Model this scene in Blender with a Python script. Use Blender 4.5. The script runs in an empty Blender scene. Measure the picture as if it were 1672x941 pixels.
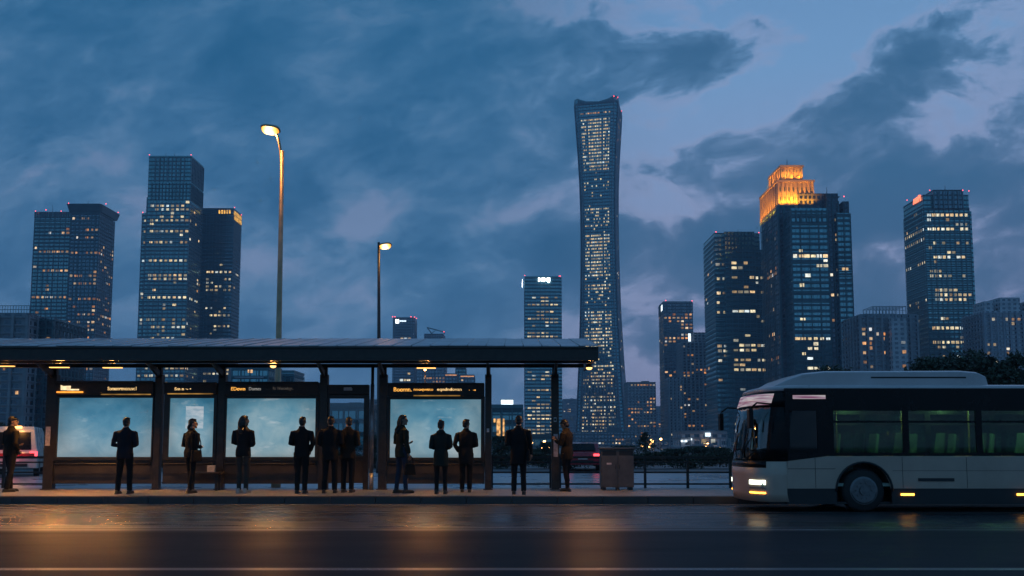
import bpy, bmesh, math, random
from mathutils import Vector, Matrix, noise as mnoise

random.seed(11)
scene = bpy.context.scene
COL = scene.collection
R = math.radians

# ------------------------------------------------------------------ camera
F = 1400.0
TH = R(5.0)
HCAM = 1.3
SH = 0.0957
CX, CY = 836.0, 470.5
cT, sT = math.cos(TH), math.sin(TH)

cam_d = bpy.data.cameras.new('camera')
cam = bpy.data.objects.new('camera', cam_d)
COL.objects.link(cam)
cam.location = (0, 0, HCAM)
cam.rotation_euler = (R(90) + TH, 0, 0)
cam_d.sensor_width = 36
cam_d.lens = F * 36 / 1672
cam_d.shift_y = SH * F / 1672
cam_d.clip_start = 0.1
cam_d.clip_end = 20000
scene.camera = cam


def at(px, py, Y):
    """world point at distance Y seen at that spot of the photograph (used to survey positions)"""
    u = (px - CX) / F
    v = (CY - py) / F + SH
    t = Y / (cT - v * sT)
    return Vector((t * u, Y, HCAM + t * (sT + v * cT)))


def dep(py, z):
    v = (CY - py) / F + SH
    return (z - HCAM) * (cT - v * sT) / (sT + v * cT)


# ------------------------------------------------------------------ helpers
def link(o, parent=None):
    COL.objects.link(o)
    if parent is not None:
        o.parent = parent
    return o


def tag(o, label=None, cat=None, group=None, kind=None):
    if label:
        o['label'] = label
    if cat:
        o['category'] = cat
    if group:
        o['group'] = group
    if kind:
        o['kind'] = kind
    return o


def empty(name, loc=(0, 0, 0), rz=0.0):
    o = bpy.data.objects.new(name, None)
    o.location = loc
    o.rotation_euler = (0, 0, rz)
    o.empty_display_size = 0.2
    COL.objects.link(o)
    return o


class MB:
    def __init__(self):
        self.v, self.f, self.uv, self.sm, self.mi = [], [], [], [], []

    def add(self, vs, fs, smooth=False, uvs=None, mi=0):
        b = len(self.v)
        self.v += [tuple(p) for p in vs]
        for i, f in enumerate(fs):
            self.f.append([b + k for k in f])
            self.sm.append(smooth)
            self.mi.append(mi)
            self.uv.append(uvs[i] if uvs else None)
        return self

    def box(self, x0, x1, y0, y1, z0, z1, mi=0):
        if x0 > x1: x0, x1 = x1, x0
        if y0 > y1: y0, y1 = y1, y0
        if z0 > z1: z0, z1 = z1, z0
        vs = [(x0, y0, z0), (x1, y0, z0), (x1, y1, z0), (x0, y1, z0), (x0, y0, z1), (x1, y0, z1), (x1, y1, z1), (x0, y1, z1)]
        fs = [(3, 2, 1, 0), (4, 5, 6, 7), (0, 1, 5, 4), (1, 2, 6, 5), (2, 3, 7, 6), (3, 0, 4, 7)]
        return self.add(vs, fs, mi=mi)

    def cbox(self, x, y, z, sx, sy, sz, mi=0):
        return self.box(x - sx / 2, x + sx / 2, y - sy / 2, y + sy / 2, z - sz / 2, z + sz / 2, mi)

    def prism(self, poly, z0, z1, mi=0, top=None):
        """vertical extrusion of a plan polygon (counter-clockwise), with metre UVs on the walls"""
        n = len(poly)
        tp = top or poly
        vs = [(p[0], p[1], z0) for p in poly] + [(p[0], p[1], z1) for p in tp]
        fs, uvs, d = [], [], 0.0
        for i in range(n):
            j = (i + 1) % n
            L = math.hypot(poly[j][0] - poly[i][0], poly[j][1] - poly[i][1])
            fs.append((i, j, n + j, n + i))
            uvs.append([(d, z0), (d + L, z0), (d + L, z1), (d, z1)])
            d = math.ceil(d + L) + 3.0
        fs.append(tuple(range(n, 2 * n)))
        uvs.append([(0.0, 0.0)] * n)
        fs.append(tuple(reversed(range(n))))
        uvs.append([(0.0, 0.0)] * n)
        return self.add(vs, fs, uvs=uvs, mi=mi)

    def side_prism(self, poly, y0, y1, mi=0):
        """XZ outline given a thickness along Y"""
        n = len(poly)
        vs = [(p[0], y0, p[1]) for p in poly] + [(p[0], y1, p[1]) for p in poly]
        fs = [(i, (i + 1) % n, n + (i + 1) % n, n + i) for i in range(n)]
        fs.append(tuple(range(n, 2 * n)))
        fs.append(tuple(reversed(range(n))))
        return self.add(vs, fs, mi=mi)

    def tube(self, pts, rads, n=10, sy=1.0, smooth=True, mi=0):
        pts = [Vector(p) for p in pts]
        if not hasattr(rads, '__len__'):
            rads = [rads] * len(pts)
        vs, fs = [], []
        ref = None
        for i, p in enumerate(pts):
            a = pts[max(i - 1, 0)]
            b = pts[min(i + 1, len(pts) - 1)]
            t = (b - a).normalized()
            if ref is None:
                ref = Vector((1, 0, 0)) if abs(t.x) < 0.8 else Vector((0, 1, 0))
            x = (ref - t * ref.dot(t)).normalized()
            y = t.cross(x)
            ref = x
            for k in range(n):
                w = 2 * math.pi * k / n
                vs.append(p + x * (math.cos(w) * rads[i]) + y * (math.sin(w) * rads[i] * sy))
        m = len(pts)
        for i in range(m - 1):
            for k in range(n):
                fs.append((i * n + k, i * n + (k + 1) % n, (i + 1) * n + (k + 1) % n, (i + 1) * n + k))
        self.add(vs, fs, smooth, mi=mi)
        b = len(self.v) - len(vs)
        for cap in (list(reversed(range(n))), list(range((m - 1) * n, m * n))):
            self.f.append([b + k for k in cap]); self.sm.append(False); self.mi.append(mi); self.uv.append(None)
        return self

    def rings(self, secs, n=16, smooth=True, mi=0, power=2.0):
        """stack of horizontal ellipses (z, cx, cy, rx, ry)"""
        vs, fs = [], []
        for (z, cx, cy, rx, ry) in secs:
            for k in range(n):
                w = 2 * math.pi * k / n
                c, s = math.cos(w), math.sin(w)
                e = 2.0 / power
                vs.append((cx + rx * math.copysign(abs(c) ** e, c), cy + ry * math.copysign(abs(s) ** e, s), z))
        m = len(secs)
        for i in range(m - 1):
            for k in range(n):
                fs.append((i * n + k, i * n + (k + 1) % n, (i + 1) * n + (k + 1) % n, (i + 1) * n + k))
        fs.append(tuple(reversed(range(n))))
        fs.append(tuple(range((m - 1) * n, m * n)))
        return self.add(vs, fs, smooth, mi=mi)

    def ball(self, c, r, n=10, m=8, mi=0):
        rx, ry, rz = r if hasattr(r, '__len__') else (r, r, r)
        secs = []
        for i in range(m + 1):
            a = -math.pi / 2 + math.pi * i / m
            ca = max(math.cos(a), 0.02)
            secs.append((c[2] + rz * math.sin(a), c[0], c[1], rx * ca, ry * ca))
        return self.rings(secs, n, mi=mi)

    def disc_y(self, c, r, y0, y1, n=28, mi=0, r1=None):
        """cylinder lying along Y"""
        vs = []
        r1 = r if r1 is None else r1
        for (y, rr) in ((y0, r), (y1, r1)):
            for k in range(n):
                w = 2 * math.pi * k / n
                vs.append((c[0] + rr * math.cos(w), y, c[1] + rr * math.sin(w)))
        fs = [(k, (k + 1) % n, n + (k + 1) % n, n + k) for k in range(n)]
        fs += [tuple(reversed(range(n))), tuple(range(n, 2 * n))]
        return self.add(vs, fs, mi=mi)

    def mesh(self, name):
        me = bpy.data.meshes.new(name)
        me.from_pydata(self.v, [], self.f)
        for p, s, m in zip(me.polygons, self.sm, self.mi):
            p.use_smooth = s
            p.material_index = m
        if any(u is not None for u in self.uv):
            lay = me.uv_layers.new(name='UVMap')
            for p, u in zip(me.polygons, self.uv):
                if u:
                    for k, li in enumerate(p.loop_indices):
                        lay.data[li].uv = u[k]
        me.update()
        return me

    def build(self, name, mats, parent=None, bevel=0.0, fix=True):
        me = self.mesh(name)
        if fix:
            bm = bmesh.new(); bm.from_mesh(me)
            bmesh.ops.recalc_face_normals(bm, faces=bm.faces)
            bm.to_mesh(me); bm.free()
        for m in (mats if isinstance(mats, (list, tuple)) else [mats]):
            me.materials.append(m)
        o = bpy.data.objects.new(name, me)
        link(o, parent)
        if bevel:
            md = o.modifiers.new('bevel', 'BEVEL')
            md.width = bevel; md.segments = 2; md.limit_method = 'ANGLE'
        return o


TMP = bpy.data.scenes.new('workbench')


def remeshed(mb, voxel, smooth=3, wob=0.0, freq=6.0, seed=0):
    """one continuous skin over the overlapping pieces in mb"""
    me = mb.mesh('tmp')
    bm = bmesh.new(); bm.from_mesh(me)
    bmesh.ops.recalc_face_normals(bm, faces=bm.faces)
    bm.to_mesh(me); bm.free()
    o = bpy.data.objects.new('tmp', me)
    TMP.collection.objects.link(o)
    md = o.modifiers.new('r', 'REMESH'); md.mode = 'VOXEL'; md.voxel_size = voxel; md.use_smooth_shade = True
    if smooth:
        s = o.modifiers.new('s', 'SMOOTH'); s.iterations = smooth; s.factor = 0.5
    vl = TMP.view_layers[0]
    vl.update()
    out = bpy.data.meshes.new_from_object(o.evaluated_get(vl.depsgraph))
    bpy.data.objects.remove(o); bpy.data.meshes.remove(me)
    if wob:
        nrm = [v.normal.copy() for v in out.vertices]
        for v, nv in zip(out.vertices, nrm):
            p = Vector((v.co.x * freq, v.co.y * freq, v.co.z * freq * 0.55 + seed * 7.3))
            d = mnoise.noise(p) + 0.5 * mnoise.noise(p * 2.3)
            v.co += nv * (wob * d)
    for p in out.polygons:
        p.use_smooth = True
    return out


# ------------------------------------------------------------------ materials
def nt(m):
    m.use_nodes = True
    t = m.node_tree
    t.nodes.clear()
    return t


def N(t, typ, **kw):
    n = t.nodes.new(typ)
    for k, v in kw.items():
        setattr(n, k, v)
    return n


def math_n(t, op, a, b=None, c=None, clamp=False):
    n = t.nodes.new('ShaderNodeMath'); n.operation = op; n.use_clamp = clamp
    for i, x in enumerate((a, b, c)):
        if x is None:
            continue
        if hasattr(x, 'is_output') or isinstance(x, bpy.types.NodeSocket):
            t.links.new(x, n.inputs[i])
        else:
            n.inputs[i].default_value = x
    return n.outputs[0]


def mixc(t, fac, a, b, mode='MIX'):
    n = t.nodes.new('ShaderNodeMix'); n.data_type = 'RGBA'; n.blend_type = mode
    for sock, x in ((n.inputs[0], fac), (n.inputs[6], a), (n.inputs[7], b)):
        if isinstance(x, bpy.types.NodeSocket):
            t.links.new(x, sock)
        elif isinstance(x, (int, float)):
            sock.default_value = x
        else:
            sock.default_value = (x[0], x[1], x[2], 1)
    return n.outputs[2]


def ramp(t, fac, stops, interp='LINEAR'):
    n = t.nodes.new('ShaderNodeValToRGB')
    cr = n.color_ramp
    cr.interpolation = interp
    while len(cr.elements) < len(stops):
        cr.elements.new(0.5)
    for e, (p, c) in zip(cr.elements, stops):
        e.position = p
        e.color = (c[0], c[1], c[2], 1) if hasattr(c, '__len__') else (c, c, c, 1)
    t.links.new(fac, n.inputs[0])
    return n.outputs[0]


def noise(t, vec, scale, detail=4, rough=0.5, dist=0.0):
    n = t.nodes.new('ShaderNodeTexNoise')
    n.inputs['Scale'].default_value = scale
    n.inputs['Detail'].default_value = detail
    n.inputs['Roughness'].default_value = rough
    n.inputs['Distortion'].default_value = dist
    if vec is not None:
        t.links.new(vec, n.inputs['Vector'])
    return n.outputs['Fac']


def pmat(name, col, rough=0.5, metal=0.0, scale=3.0, amt=0.25, bump=0.0, bscale=None, coat=0.0, spec=0.5, alpha=None):
    m = bpy.data.materials.new(name)
    t = nt(m)
    out = N(t, 'ShaderNodeOutputMaterial')
    b = N(t, 'ShaderNodeBsdfPrincipled')
    t.links.new(b.outputs[0], out.inputs[0])
    tc = N(t, 'ShaderNodeTexCoord').outputs['Object']
    n1 = noise(t, tc, scale, 6, 0.6)
    lo = [c * (1 - amt) for c in col]
    hi = [min(1, c * (1 + amt)) for c in col]
    c = ramp(t, n1, [(0.3, lo), (0.7, hi)])
    t.links.new(c, b.inputs['Base Color'])
    r = ramp(t, n1, [(0.3, max(0.03, rough - 0.1)), (0.7, min(1, rough + 0.1))])
    t.links.new(r, b.inputs['Roughness'])
    b.inputs['Metallic'].default_value = metal
    b.inputs['Coat Weight'].default_value = coat
    b.inputs['Specular IOR Level'].default_value = spec
    if bump:
        n2 = noise(t, tc, bscale or scale * 12, 4, 0.6)
        bn = N(t, 'ShaderNodeBump')
        bn.inputs['Strength'].default_value = bump
        bn.inputs['Distance'].default_value = 0.01
        t.links.new(n2, bn.inputs['Height'])
        t.links.new(bn.outputs[0], b.inputs['Normal'])
    return m


def emat(name, col, strength, base=(0.02, 0.02, 0.02), scale=0.0, lo=0.6):
    m = bpy.data.materials.new(name)
    t = nt(m)
    out = N(t, 'ShaderNodeOutputMaterial')
    b = N(t, 'ShaderNodeBsdfPrincipled')
    t.links.new(b.outputs[0], out.inputs[0])
    b.inputs['Base Color'].default_value = (*base, 1)
    b.inputs['Roughness'].default_value = 0.4
    b.inputs['Emission Color'].default_value = (*col, 1)
    b.inputs['Emission Strength'].default_value = strength
    if scale:
        tc = N(t, 'ShaderNodeTexCoord').outputs['Object']
        n1 = noise(t, tc, scale, 3)
        t.links.new(ramp(t, n1, [(0.3, strength * lo), (0.7, strength)]), b.inputs['Emission Strength'])
    return m


def window_mat(name, stops, strength, spread=0.8):
    """lit rooms: every window its own tint and level, blinds and furniture breaking it up"""
    m = bpy.data.materials.new(name)
    t = nt(m)
    out = N(t, 'ShaderNodeOutputMaterial')
    b = N(t, 'ShaderNodeBsdfPrincipled')
    t.links.new(b.outputs[0], out.inputs[0])
    b.inputs['Base Color'].default_value = (0.03, 0.03, 0.03, 1)
    b.inputs['Roughness'].default_value = 0.15
    oi = N(t, 'ShaderNodeObjectInfo').outputs['Random']
    ri = N(t, 'ShaderNodeNewGeometry').outputs['Random Per Island']
    r = math_n(t, 'FRACT', math_n(t, 'ADD', oi, ri))
    r2 = math_n(t, 'FRACT', math_n(t, 'MULTIPLY', r, 17.31))
    c = ramp(t, r, stops)
    t.links.new(c, b.inputs['Emission Color'])
    g = N(t, 'ShaderNodeNewGeometry').outputs['Position']
    nz = ramp(t, noise(t, g, 0.55, 3, 0.7), [(0.3, 0.35), (0.62, 1.0)])
    lev = math_n(t, 'POWER', r2, 2.0)
    s = math_n(t, 'MULTIPLY_ADD', lev, spread, 1 - spread)
    s = math_n(t, 'MULTIPLY', s, nz)
    t.links.new(math_n(t, 'MULTIPLY', s, strength), b.inputs['Emission Strength'])
    return m


def facade_mat(name, glass, frame, bay, floor, mull=0.12, span=0.32, rough=0.12, vary=0.5, fr_rough=0.5, metal=0.0):
    """curtain wall: panes and spandrels in metres along the UVs"""
    m = bpy.data.materials.new(name)
    t = nt(m)
    out = N(t, 'ShaderNodeOutputMaterial')
    b = N(t, 'ShaderNodeBsdfPrincipled')
    t.links.new(b.outputs[0], out.inputs[0])
    uv = N(t, 'ShaderNodeTexCoord').outputs['UV']
    sp = N(t, 'ShaderNodeSeparateXYZ')
    t.links.new(uv, sp.inputs[0])
    u = math_n(t, 'DIVIDE', sp.outputs[0], bay)
    v = math_n(t, 'DIVIDE', sp.outputs[1], floor)
    fu, fv = math_n(t, 'FRACT', u), math_n(t, 'FRACT', v)
    mm = math_n(t, 'LESS_THAN', fu, mull)
    sm = math_n(t, 'LESS_THAN', fv, span)
    fr = math_n(t, 'MAXIMUM', mm, sm)
    cb = N(t, 'ShaderNodeCombineXYZ')
    t.links.new(math_n(t, 'FLOOR', u), cb.inputs[0])
    t.links.new(math_n(t, 'FLOOR', v), cb.inputs[1])
    wn = N(t, 'ShaderNodeTexWhiteNoise', noise_dimensions='2D')
    t.links.new(cb.outputs[0], wn.inputs['Vector'])
    w = wn.outputs['Value']
    gl = mixc(t, math_n(t, 'MULTIPLY', math_n(t, 'POWER', w, 3.0), vary), glass, [min(1, c * 1.5 + 0.04) for c in glass])
    big = noise(t, uv, 0.03, 3)
    gl = mixc(t, ramp(t, big, [(0.35, 0.0), (0.7, 0.6)]), gl, [c * 1.5 for c in glass])
    frn = mixc(t, ramp(t, noise(t, uv, 0.2, 4), [(0.3, 0.0), (0.7, 1.0)]), [c * 0.8 for c in frame], [c * 1.2 for c in frame])
    t.links.new(mixc(t, fr, gl, frn), b.inputs['Base Color'])
    rr = math_n(t, 'MULTIPLY_ADD', fr, fr_rough - rough, rough)
    rr = math_n(t, 'MULTIPLY_ADD', w, 0.08, rr)
    t.links.new(rr, b.inputs['Roughness'])
    t.links.new(math_n(t, 'MULTIPLY_ADD', fr, -0.9, 0.9), b.inputs['Metallic'])
    # each pane sits at its own tiny angle
    bn = N(t, 'ShaderNodeBump')
    bn.inputs['Strength'].default_value = 0.25
    bn.inputs['Distance'].default_value = 0.3
    t.links.new(fr, bn.inputs['Height'])
    t.links.new(bn.outputs[0], b.inputs['Normal'])
    return m


def pane_mat(name, tint, refl=0.12, rough=0.03):
    m = bpy.data.materials.new(name)
    t = nt(m)
    out = N(t, 'ShaderNodeOutputMaterial')
    tr = N(t, 'ShaderNodeBsdfTransparent'); tr.inputs[0].default_value = (*tint, 1)
    gl = N(t, 'ShaderNodeBsdfGlossy'); gl.inputs['Roughness'].default_value = rough
    lw = N(t, 'ShaderNodeFresnel'); lw.inputs[0].default_value = 1.5
    f = math_n(t, 'MULTIPLY_ADD', lw.outputs[0], 1.0, refl, clamp=True)
    mx = N(t, 'ShaderNodeMixShader')
    t.links.new(f, mx.inputs[0]); t.links.new(tr.outputs[0], mx.inputs[1]); t.links.new(gl.outputs[0], mx.inputs[2])
    t.links.new(mx.outputs[0], out.inputs[0])
    return m


WARM_STOPS = [(0.0, (1.0, 0.46, 0.16)), (0.25, (1.0, 0.63, 0.31)), (0.6, (1.0, 0.78, 0.47)), (0.85, (1.0, 0.88, 0.66)), (1.0, (0.85, 0.95, 1.0))]
ORANGE_STOPS = [(0.0, (1.0, 0.36, 0.09)), (0.5, (1.0, 0.53, 0.22)), (0.85, (1.0, 0.72, 0.42)), (1.0, (0.9, 0.95, 1.0))]
YELLOW_STOPS = [(0.0, (1.0, 0.62, 0.28)), (0.4, (1.0, 0.79, 0.44)), (0.8, (1.0, 0.90, 0.64)), (1.0, (0.8, 0.95, 1.0))]

M = {}
M['metal_dark'] = pmat('shelter_metal', (0.035, 0.032, 0.03), 0.42, 0.3, 5, 0.3, 0.08)
M['metal_mid'] = pmat('shelter_post_metal', (0.055, 0.046, 0.04), 0.38, 0.5, 6, 0.3, 0.08)
M['panel'] = pmat('shelter_panel', (0.052, 0.044, 0.038), 0.5, 0.2, 2.5, 0.35, 0.1)
M['black'] = pmat('black_plastic', (0.012, 0.012, 0.013), 0.4, 0, 6, 0.3)
M['rail'] = pmat('railing_paint', (0.02, 0.022, 0.025), 0.45, 0.2, 8, 0.3, 0.1)
M['grey_pole'] = pmat('galvanised_steel', (0.42, 0.42, 0.44), 0.4, 0.6, 7, 0.2, 0.1)
M['lamp_pole'] = pmat('lamp_pole_paint', (0.42, 0.30, 0.19), 0.4, 0.3, 3, 0.25, 0.08)
M['lamp_dark'] = pmat('lamp_dark_paint', (0.05, 0.045, 0.045), 0.45, 0.3, 3, 0.25)
M['roof_sheet'] = pmat('roof_sheet', (0.50, 0.49, 0.52), 0.38, 0.5, 1.6, 0.35)
M['bin'] = pmat('bin_steel', (0.10, 0.095, 0.095), 0.45, 0.4, 4, 0.25, 0.1)
M['sticker'] = pmat('paper_notice', (0.55, 0.46, 0.47), 0.6, 0, 14, 0.3)
M['white_label'] = pmat('white_label', (0.7, 0.7, 0.7), 0.6, 0, 20, 0.15)
M['lamp_warm'] = emat('warm_lamp', (1.0, 0.52, 0.15), 3.4)
m_ = emat('street_lamp_glass', (1.0, 0.5, 0.14), 2.0)
t = m_.node_tree
b_ = [n for n in t.nodes if n.type == 'BSDF_PRINCIPLED'][0]
ln = N(t, 'ShaderNodeVectorMath', operation='LENGTH'); t.links.new(N(t, 'ShaderNodeTexCoord').outputs['Object'], ln.inputs[0])
t.links.new(ramp(t, ln.outputs['Value'], [(0.12, (1.0, 0.78, 0.42)), (0.22, (1.0, 0.50, 0.12)), (0.29, (1.0, 0.33, 0.03))]), b_.inputs['Emission Color'])
t.links.new(ramp(t, ln.outputs['Value'], [(0.12, 5.0), (0.22, 2.4), (0.29, 1.1)]), b_.inputs['Emission Strength'])
M['lamp_glass'] = m_
M['lamp_strip'] = emat('warm_strip_lamp', (1.0, 0.50, 0.13), 2.4)
M['led_orange'] = emat('orange_led', (1.0, 0.45, 0.08), 1.5, scale=9, lo=0.35)
M['led_white'] = emat('white_led', (0.85, 0.82, 0.75), 0.42, scale=9, lo=0.3)
M['led_dim'] = emat('dim_led', (0.6, 0.5, 0.42), 0.12, scale=9, lo=0.3)
M['led_bright'] = emat('bright_led', (1.0, 0.62, 0.25), 1.4, scale=9, lo=0.4)
M['logo_orange'] = emat('orange_logo', (1.0, 0.34, 0.04), 2.0, scale=6, lo=0.5)
M['logo_white'] = emat('white_logo', (1.0, 0.75, 0.42), 1.6, scale=6, lo=0.5)
M['under_glow'] = emat('gold_under_glow', (1.0, 0.50, 0.10), 0.55, scale=2.0, lo=0.1)
M['beacon'] = emat('red_beacon', (1.0, 0.08, 0.1), 5.0)
M['sign_white'] = emat('white_sign', (0.92, 0.97, 1.0), 7.0)
M['sign_red'] = emat('red_sign', (1.0, 0.2, 0.1), 2.2)
M['sign_cool'] = emat('cool_sign', (0.75, 0.9, 1.0), 2.6, scale=0.7, lo=0.5)
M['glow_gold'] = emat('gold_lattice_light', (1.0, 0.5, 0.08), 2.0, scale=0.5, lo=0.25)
M['street_orange'] = emat('distant_lamp', (1.0, 0.5, 0.16), 14.0)

# ------------------------------------------------------------------ world / sky
w = bpy.data.worlds.new('World')
scene.world = w
w.use_nodes = True
t = w.node_tree
t.nodes.clear()
wo = N(t, 'ShaderNodeOutputWorld')
bg = N(t, 'ShaderNodeBackground')
t.links.new(bg.outputs[0], wo.inputs[0])
g = N(t, 'ShaderNodeTexCoord').outputs['Generated']
sp = N(t, 'ShaderNodeSeparateXYZ'); t.links.new(g, sp.inputs[0])
X, Yd, Z = sp.outputs
zz = math_n(t, 'MAXIMUM', Z, 0.0)
ys = math_n(t, 'MAXIMUM', Yd, 0.12)
U = math_n(t, 'DIVIDE', X, ys)          # bearing and height of a direction, as tangents
E = math_n(t, 'DIVIDE', zz, ys)
cb = N(t, 'ShaderNodeCombineXYZ'); t.links.new(U, cb.inputs[0]); t.links.new(E, cb.inputs[1])
ue = cb.outputs[0]
# streets of cloud fan out from a far point low in the south
up = math_n(t, 'ADD', U, -0.02); ep = math_n(t, 'ADD', E, 0.07)
phi = math_n(t, 'ARCTAN2', ep, up)
rad = math_n(t, 'SQRT', math_n(t, 'ADD', math_n(t, 'MULTIPLY', up, up), math_n(t, 'MULTIPLY', ep, ep)))
lr = math_n(t, 'LOGARITHM', math_n(t, 'ADD', rad, 0.03), 2.718)
cb2 = N(t, 'ShaderNodeCombineXYZ')
t.links.new(math_n(t, 'MULTIPLY', phi, 1.5), cb2.inputs[0])
t.links.new(math_n(t, 'MULTIPLY', lr, 1.05), cb2.inputs[1])
cb2.inputs[2].default_value = 2.7
n_big = noise(t, cb2.outputs[0], 1.7, 4, 0.5, 0.2)
# billows
cb3 = N(t, 'ShaderNodeCombineXYZ')
t.links.new(math_n(t, 'MULTIPLY_ADD', E, 0.35, U), cb3.inputs[0])
t.links.new(math_n(t, 'MULTIPLY_ADD', U, -0.45, math_n(t, 'MULTIPLY', E, 1.75)), cb3.inputs[1])
cb3.inputs[2].default_value = 5.1
wn_ = N(t, 'ShaderNodeTexNoise'); wn_.inputs['Scale'].default_value = 5.0; wn_.inputs['Detail'].default_value = 5
t.links.new(cb3.outputs[0], wn_.inputs['Vector'])
wv = N(t, 'ShaderNodeVectorMath', operation='MULTIPLY_ADD')
t.links.new(wn_.outputs['Color'], wv.inputs[0]); wv.inputs[1].default_value = (0.16, 0.10, 0.0); wv.inputs[2].default_value = (-0.08, -0.05, 0.0)
wa = N(t, 'ShaderNodeVectorMath', operation='ADD'); t.links.new(cb3.outputs[0], wa.inputs[0]); t.links.new(wv.outputs[0], wa.inputs[1])
n_mid = noise(t, wa.outputs[0], 7.0, 9, 0.55, 0.1)
wb = N(t, 'ShaderNodeVectorMath', operation='ADD'); t.links.new(ue, wb.inputs[0]); t.links.new(wv.outputs[0], wb.inputs[1])
d = math_n(t, 'ADD', math_n(t, 'MULTIPLY', n_big, 0.52), math_n(t, 'MULTIPLY_ADD', n_mid, 0.85, -0.185))
n_fine = noise(t, wa.outputs[0], 22.0, 6, 0.6, 0.2)
d = math_n(t, 'MULTIPLY_ADD', math_n(t, 'SUBTRACT', n_fine, 0.5), 0.3, d)
# the banks and the breaks of this evening's sky: (bearing, height, half sizes, tilt, weight)
BANKS = [(930, 150, 170, 62, 12, .26), (1110, 95, 85, 48, 12, .22), (1225, 58, 85, 42, 12, .24), (1165, 290, 180, 42, 20, .36), (1400, 165, 200, 38, 20, .26), (1560, 60, 220, 72, 22, .20),
         (1610, 250, 210, 78, 20, .30), (1330, 362, 260, 42, 14, .26), (1540, 410, 330, 120, 6, .42), (880, 425, 240, 55, 0, .26), (1130, 392, 170, 30, 8, .20), (1180, 500, 340, 50, 0, .24), (1450, 560, 300, 60, 0, .2),
         (1370, 60, 130, 55, 20, -.22), (1130, 205, 190, 44, 18, -.24), (1340, 222, 210, 24, 20, -.14), (1300, 125, 130, 30, 20, .10), (1450, 110, 170, 40, 22, .14), (1060, 160, 90, 40, 14, .12), (1130, 345, 170, 26, 14, -.28), (1070, 600, 240, 80, 0, -.10), (1000, 15, 170, 34, 8, -.14),
         (850, 225, 110, 40, 25, -.13), (645, 325, 80, 32, 5, -.17), (800, 352, 90, 24, 10, -.16), (930, 345, 90, 26, 10, -.16), (240, 320, 150, 34, -10, -.10), (40, 375, 110, 26, -5, -.10), (430, 70, 420, 160, -16, .12), (120, 130, 260, 120, -10, .16), (1280, 130, 260, 50, 20, -.05), (950, 260, 160, 50, 10, -.04), (790, 150, 220, 80, 4, .16), (905, 235, 120, 50, 12, .12), (1480, 300, 200, 60, 18, .16), (640, 210, 260, 60, -14, .05)]
for (bx, by, hw_, hh_, an, wt) in BANKS:
    q = at(bx, by, 1.0)
    mp = N(t, 'ShaderNodeMapping', vector_type='TEXTURE')
    mp.inputs['Location'].default_value = (q.x, q.z - HCAM, 0)
    mp.inputs['Rotation'].default_value = (0, 0, R(an))
    mp.inputs['Scale'].default_value = (hw_ * 1.75 / F, hh_ * 1.75 / F, 1)
    t.links.new(wb.outputs[0], mp.inputs[0])
    gr = N(t, 'ShaderNodeTexGradient', gradient_type='SPHERICAL')
    t.links.new(mp.outputs[0], gr.inputs[0])
    sm_ = math_n(t, 'SMOOTH_MIN', gr.outputs['Fac'], 0.75, 0.5)
    d = math_n(t, 'MULTIPLY_ADD', sm_, wt * (0.62 if wt > 0 else 0.8), d)
# the overcast side of the sky (west) and the breaking side (east)
left = ramp(t, math_n(t, 'MULTIPLY_ADD', U, 0.5, 0.5), [(0.46, 1.0), (0.61, 0.0)], 'EASE')
back = ramp(t, math_n(t, 'MULTIPLY_ADD', Yd, 0.5, 0.5), [(0.5, 1.0), (0.66, 0.0)])
low = ramp(t, zz, [(0.03, 1.0), (0.22, 0.0)])
ov = math_n(t, 'MAXIMUM', left, back)
d = math_n(t, 'ADD', d, -0.025)
# the overcast is smoother and thicker than the broken side
d = math_n(t, 'MULTIPLY_ADD', math_n(t, 'SUBTRACT', d, 0.55), math_n(t, 'MULTIPLY_ADD', ov, -0.22, 1.0), math_n(t, 'MULTIPLY_ADD', ov, 0.095, 0.55))
clear = ramp(t, zz, [(0.0, (0.135, 0.165, 0.285)), (0.10, (0.205, 0.24, 0.40)), (0.24, (0.235, 0.305, 0.49)), (0.40, (0.14, 0.275, 0.475)), (0.7, (0.03, 0.12, 0.28))])
cloud = ramp(t, zz, [(0.0, (0.085, 0.130, 0.235)), (0.12, (0.052, 0.118, 0.225)), (0.3, (0.033, 0.112, 0.222)), (0.6, (0.012, 0.072, 0.16))])
m_r = ramp(t, d, [(0.42, 0.0), (0.50, 0.25), (0.565, 0.70), (0.64, 0.90), (0.80, 1.0)])
c_r = mixc(t, m_r, clear, cloud)
# faintly rosy light on the thin edges
c_r = mixc(t, ramp(t, d, [(0.40, 0.0), (0.47, 0.35), (0.53, 0.0)]), c_r, (0.30, 0.33, 0.50))
c_l = ramp(t, d, [(0.44, (0.18, 0.26, 0.42)), (0.53, (0.092, 0.20, 0.35)), (0.60, (0.054, 0.155, 0.295)), (0.68, (0.032, 0.120, 0.245)), (0.82, (0.013, 0.086, 0.19))])
c_l = mixc(t, ramp(t, zz, [(0.15, 0.0), (0.5, 0.55)]), c_l, (0.003, 0.075, 0.17))
c_l = mixc(t, math_n(t, 'MULTIPLY', low, 0.6), c_l, (0.072, 0.15, 0.28))
col = mixc(t, ov, c_r, c_l)
# clear air above the clouds
sky = N(t, 'ShaderNodeTexSky')
sky.sky_type = 'NISHITA'
sky.sun_disc = False
sky.sun_elevation = R(0.5)
sky.sun_rotation = R(60)
sk = mixc(t, 1.0, sky.outputs[0], (0.05, 0.05, 0.055), 'MULTIPLY')
col = mixc(t, 0.05, col, sk)
t.links.new(col, bg.inputs[0])
bg.inputs[1].default_value = 1.5

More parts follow.
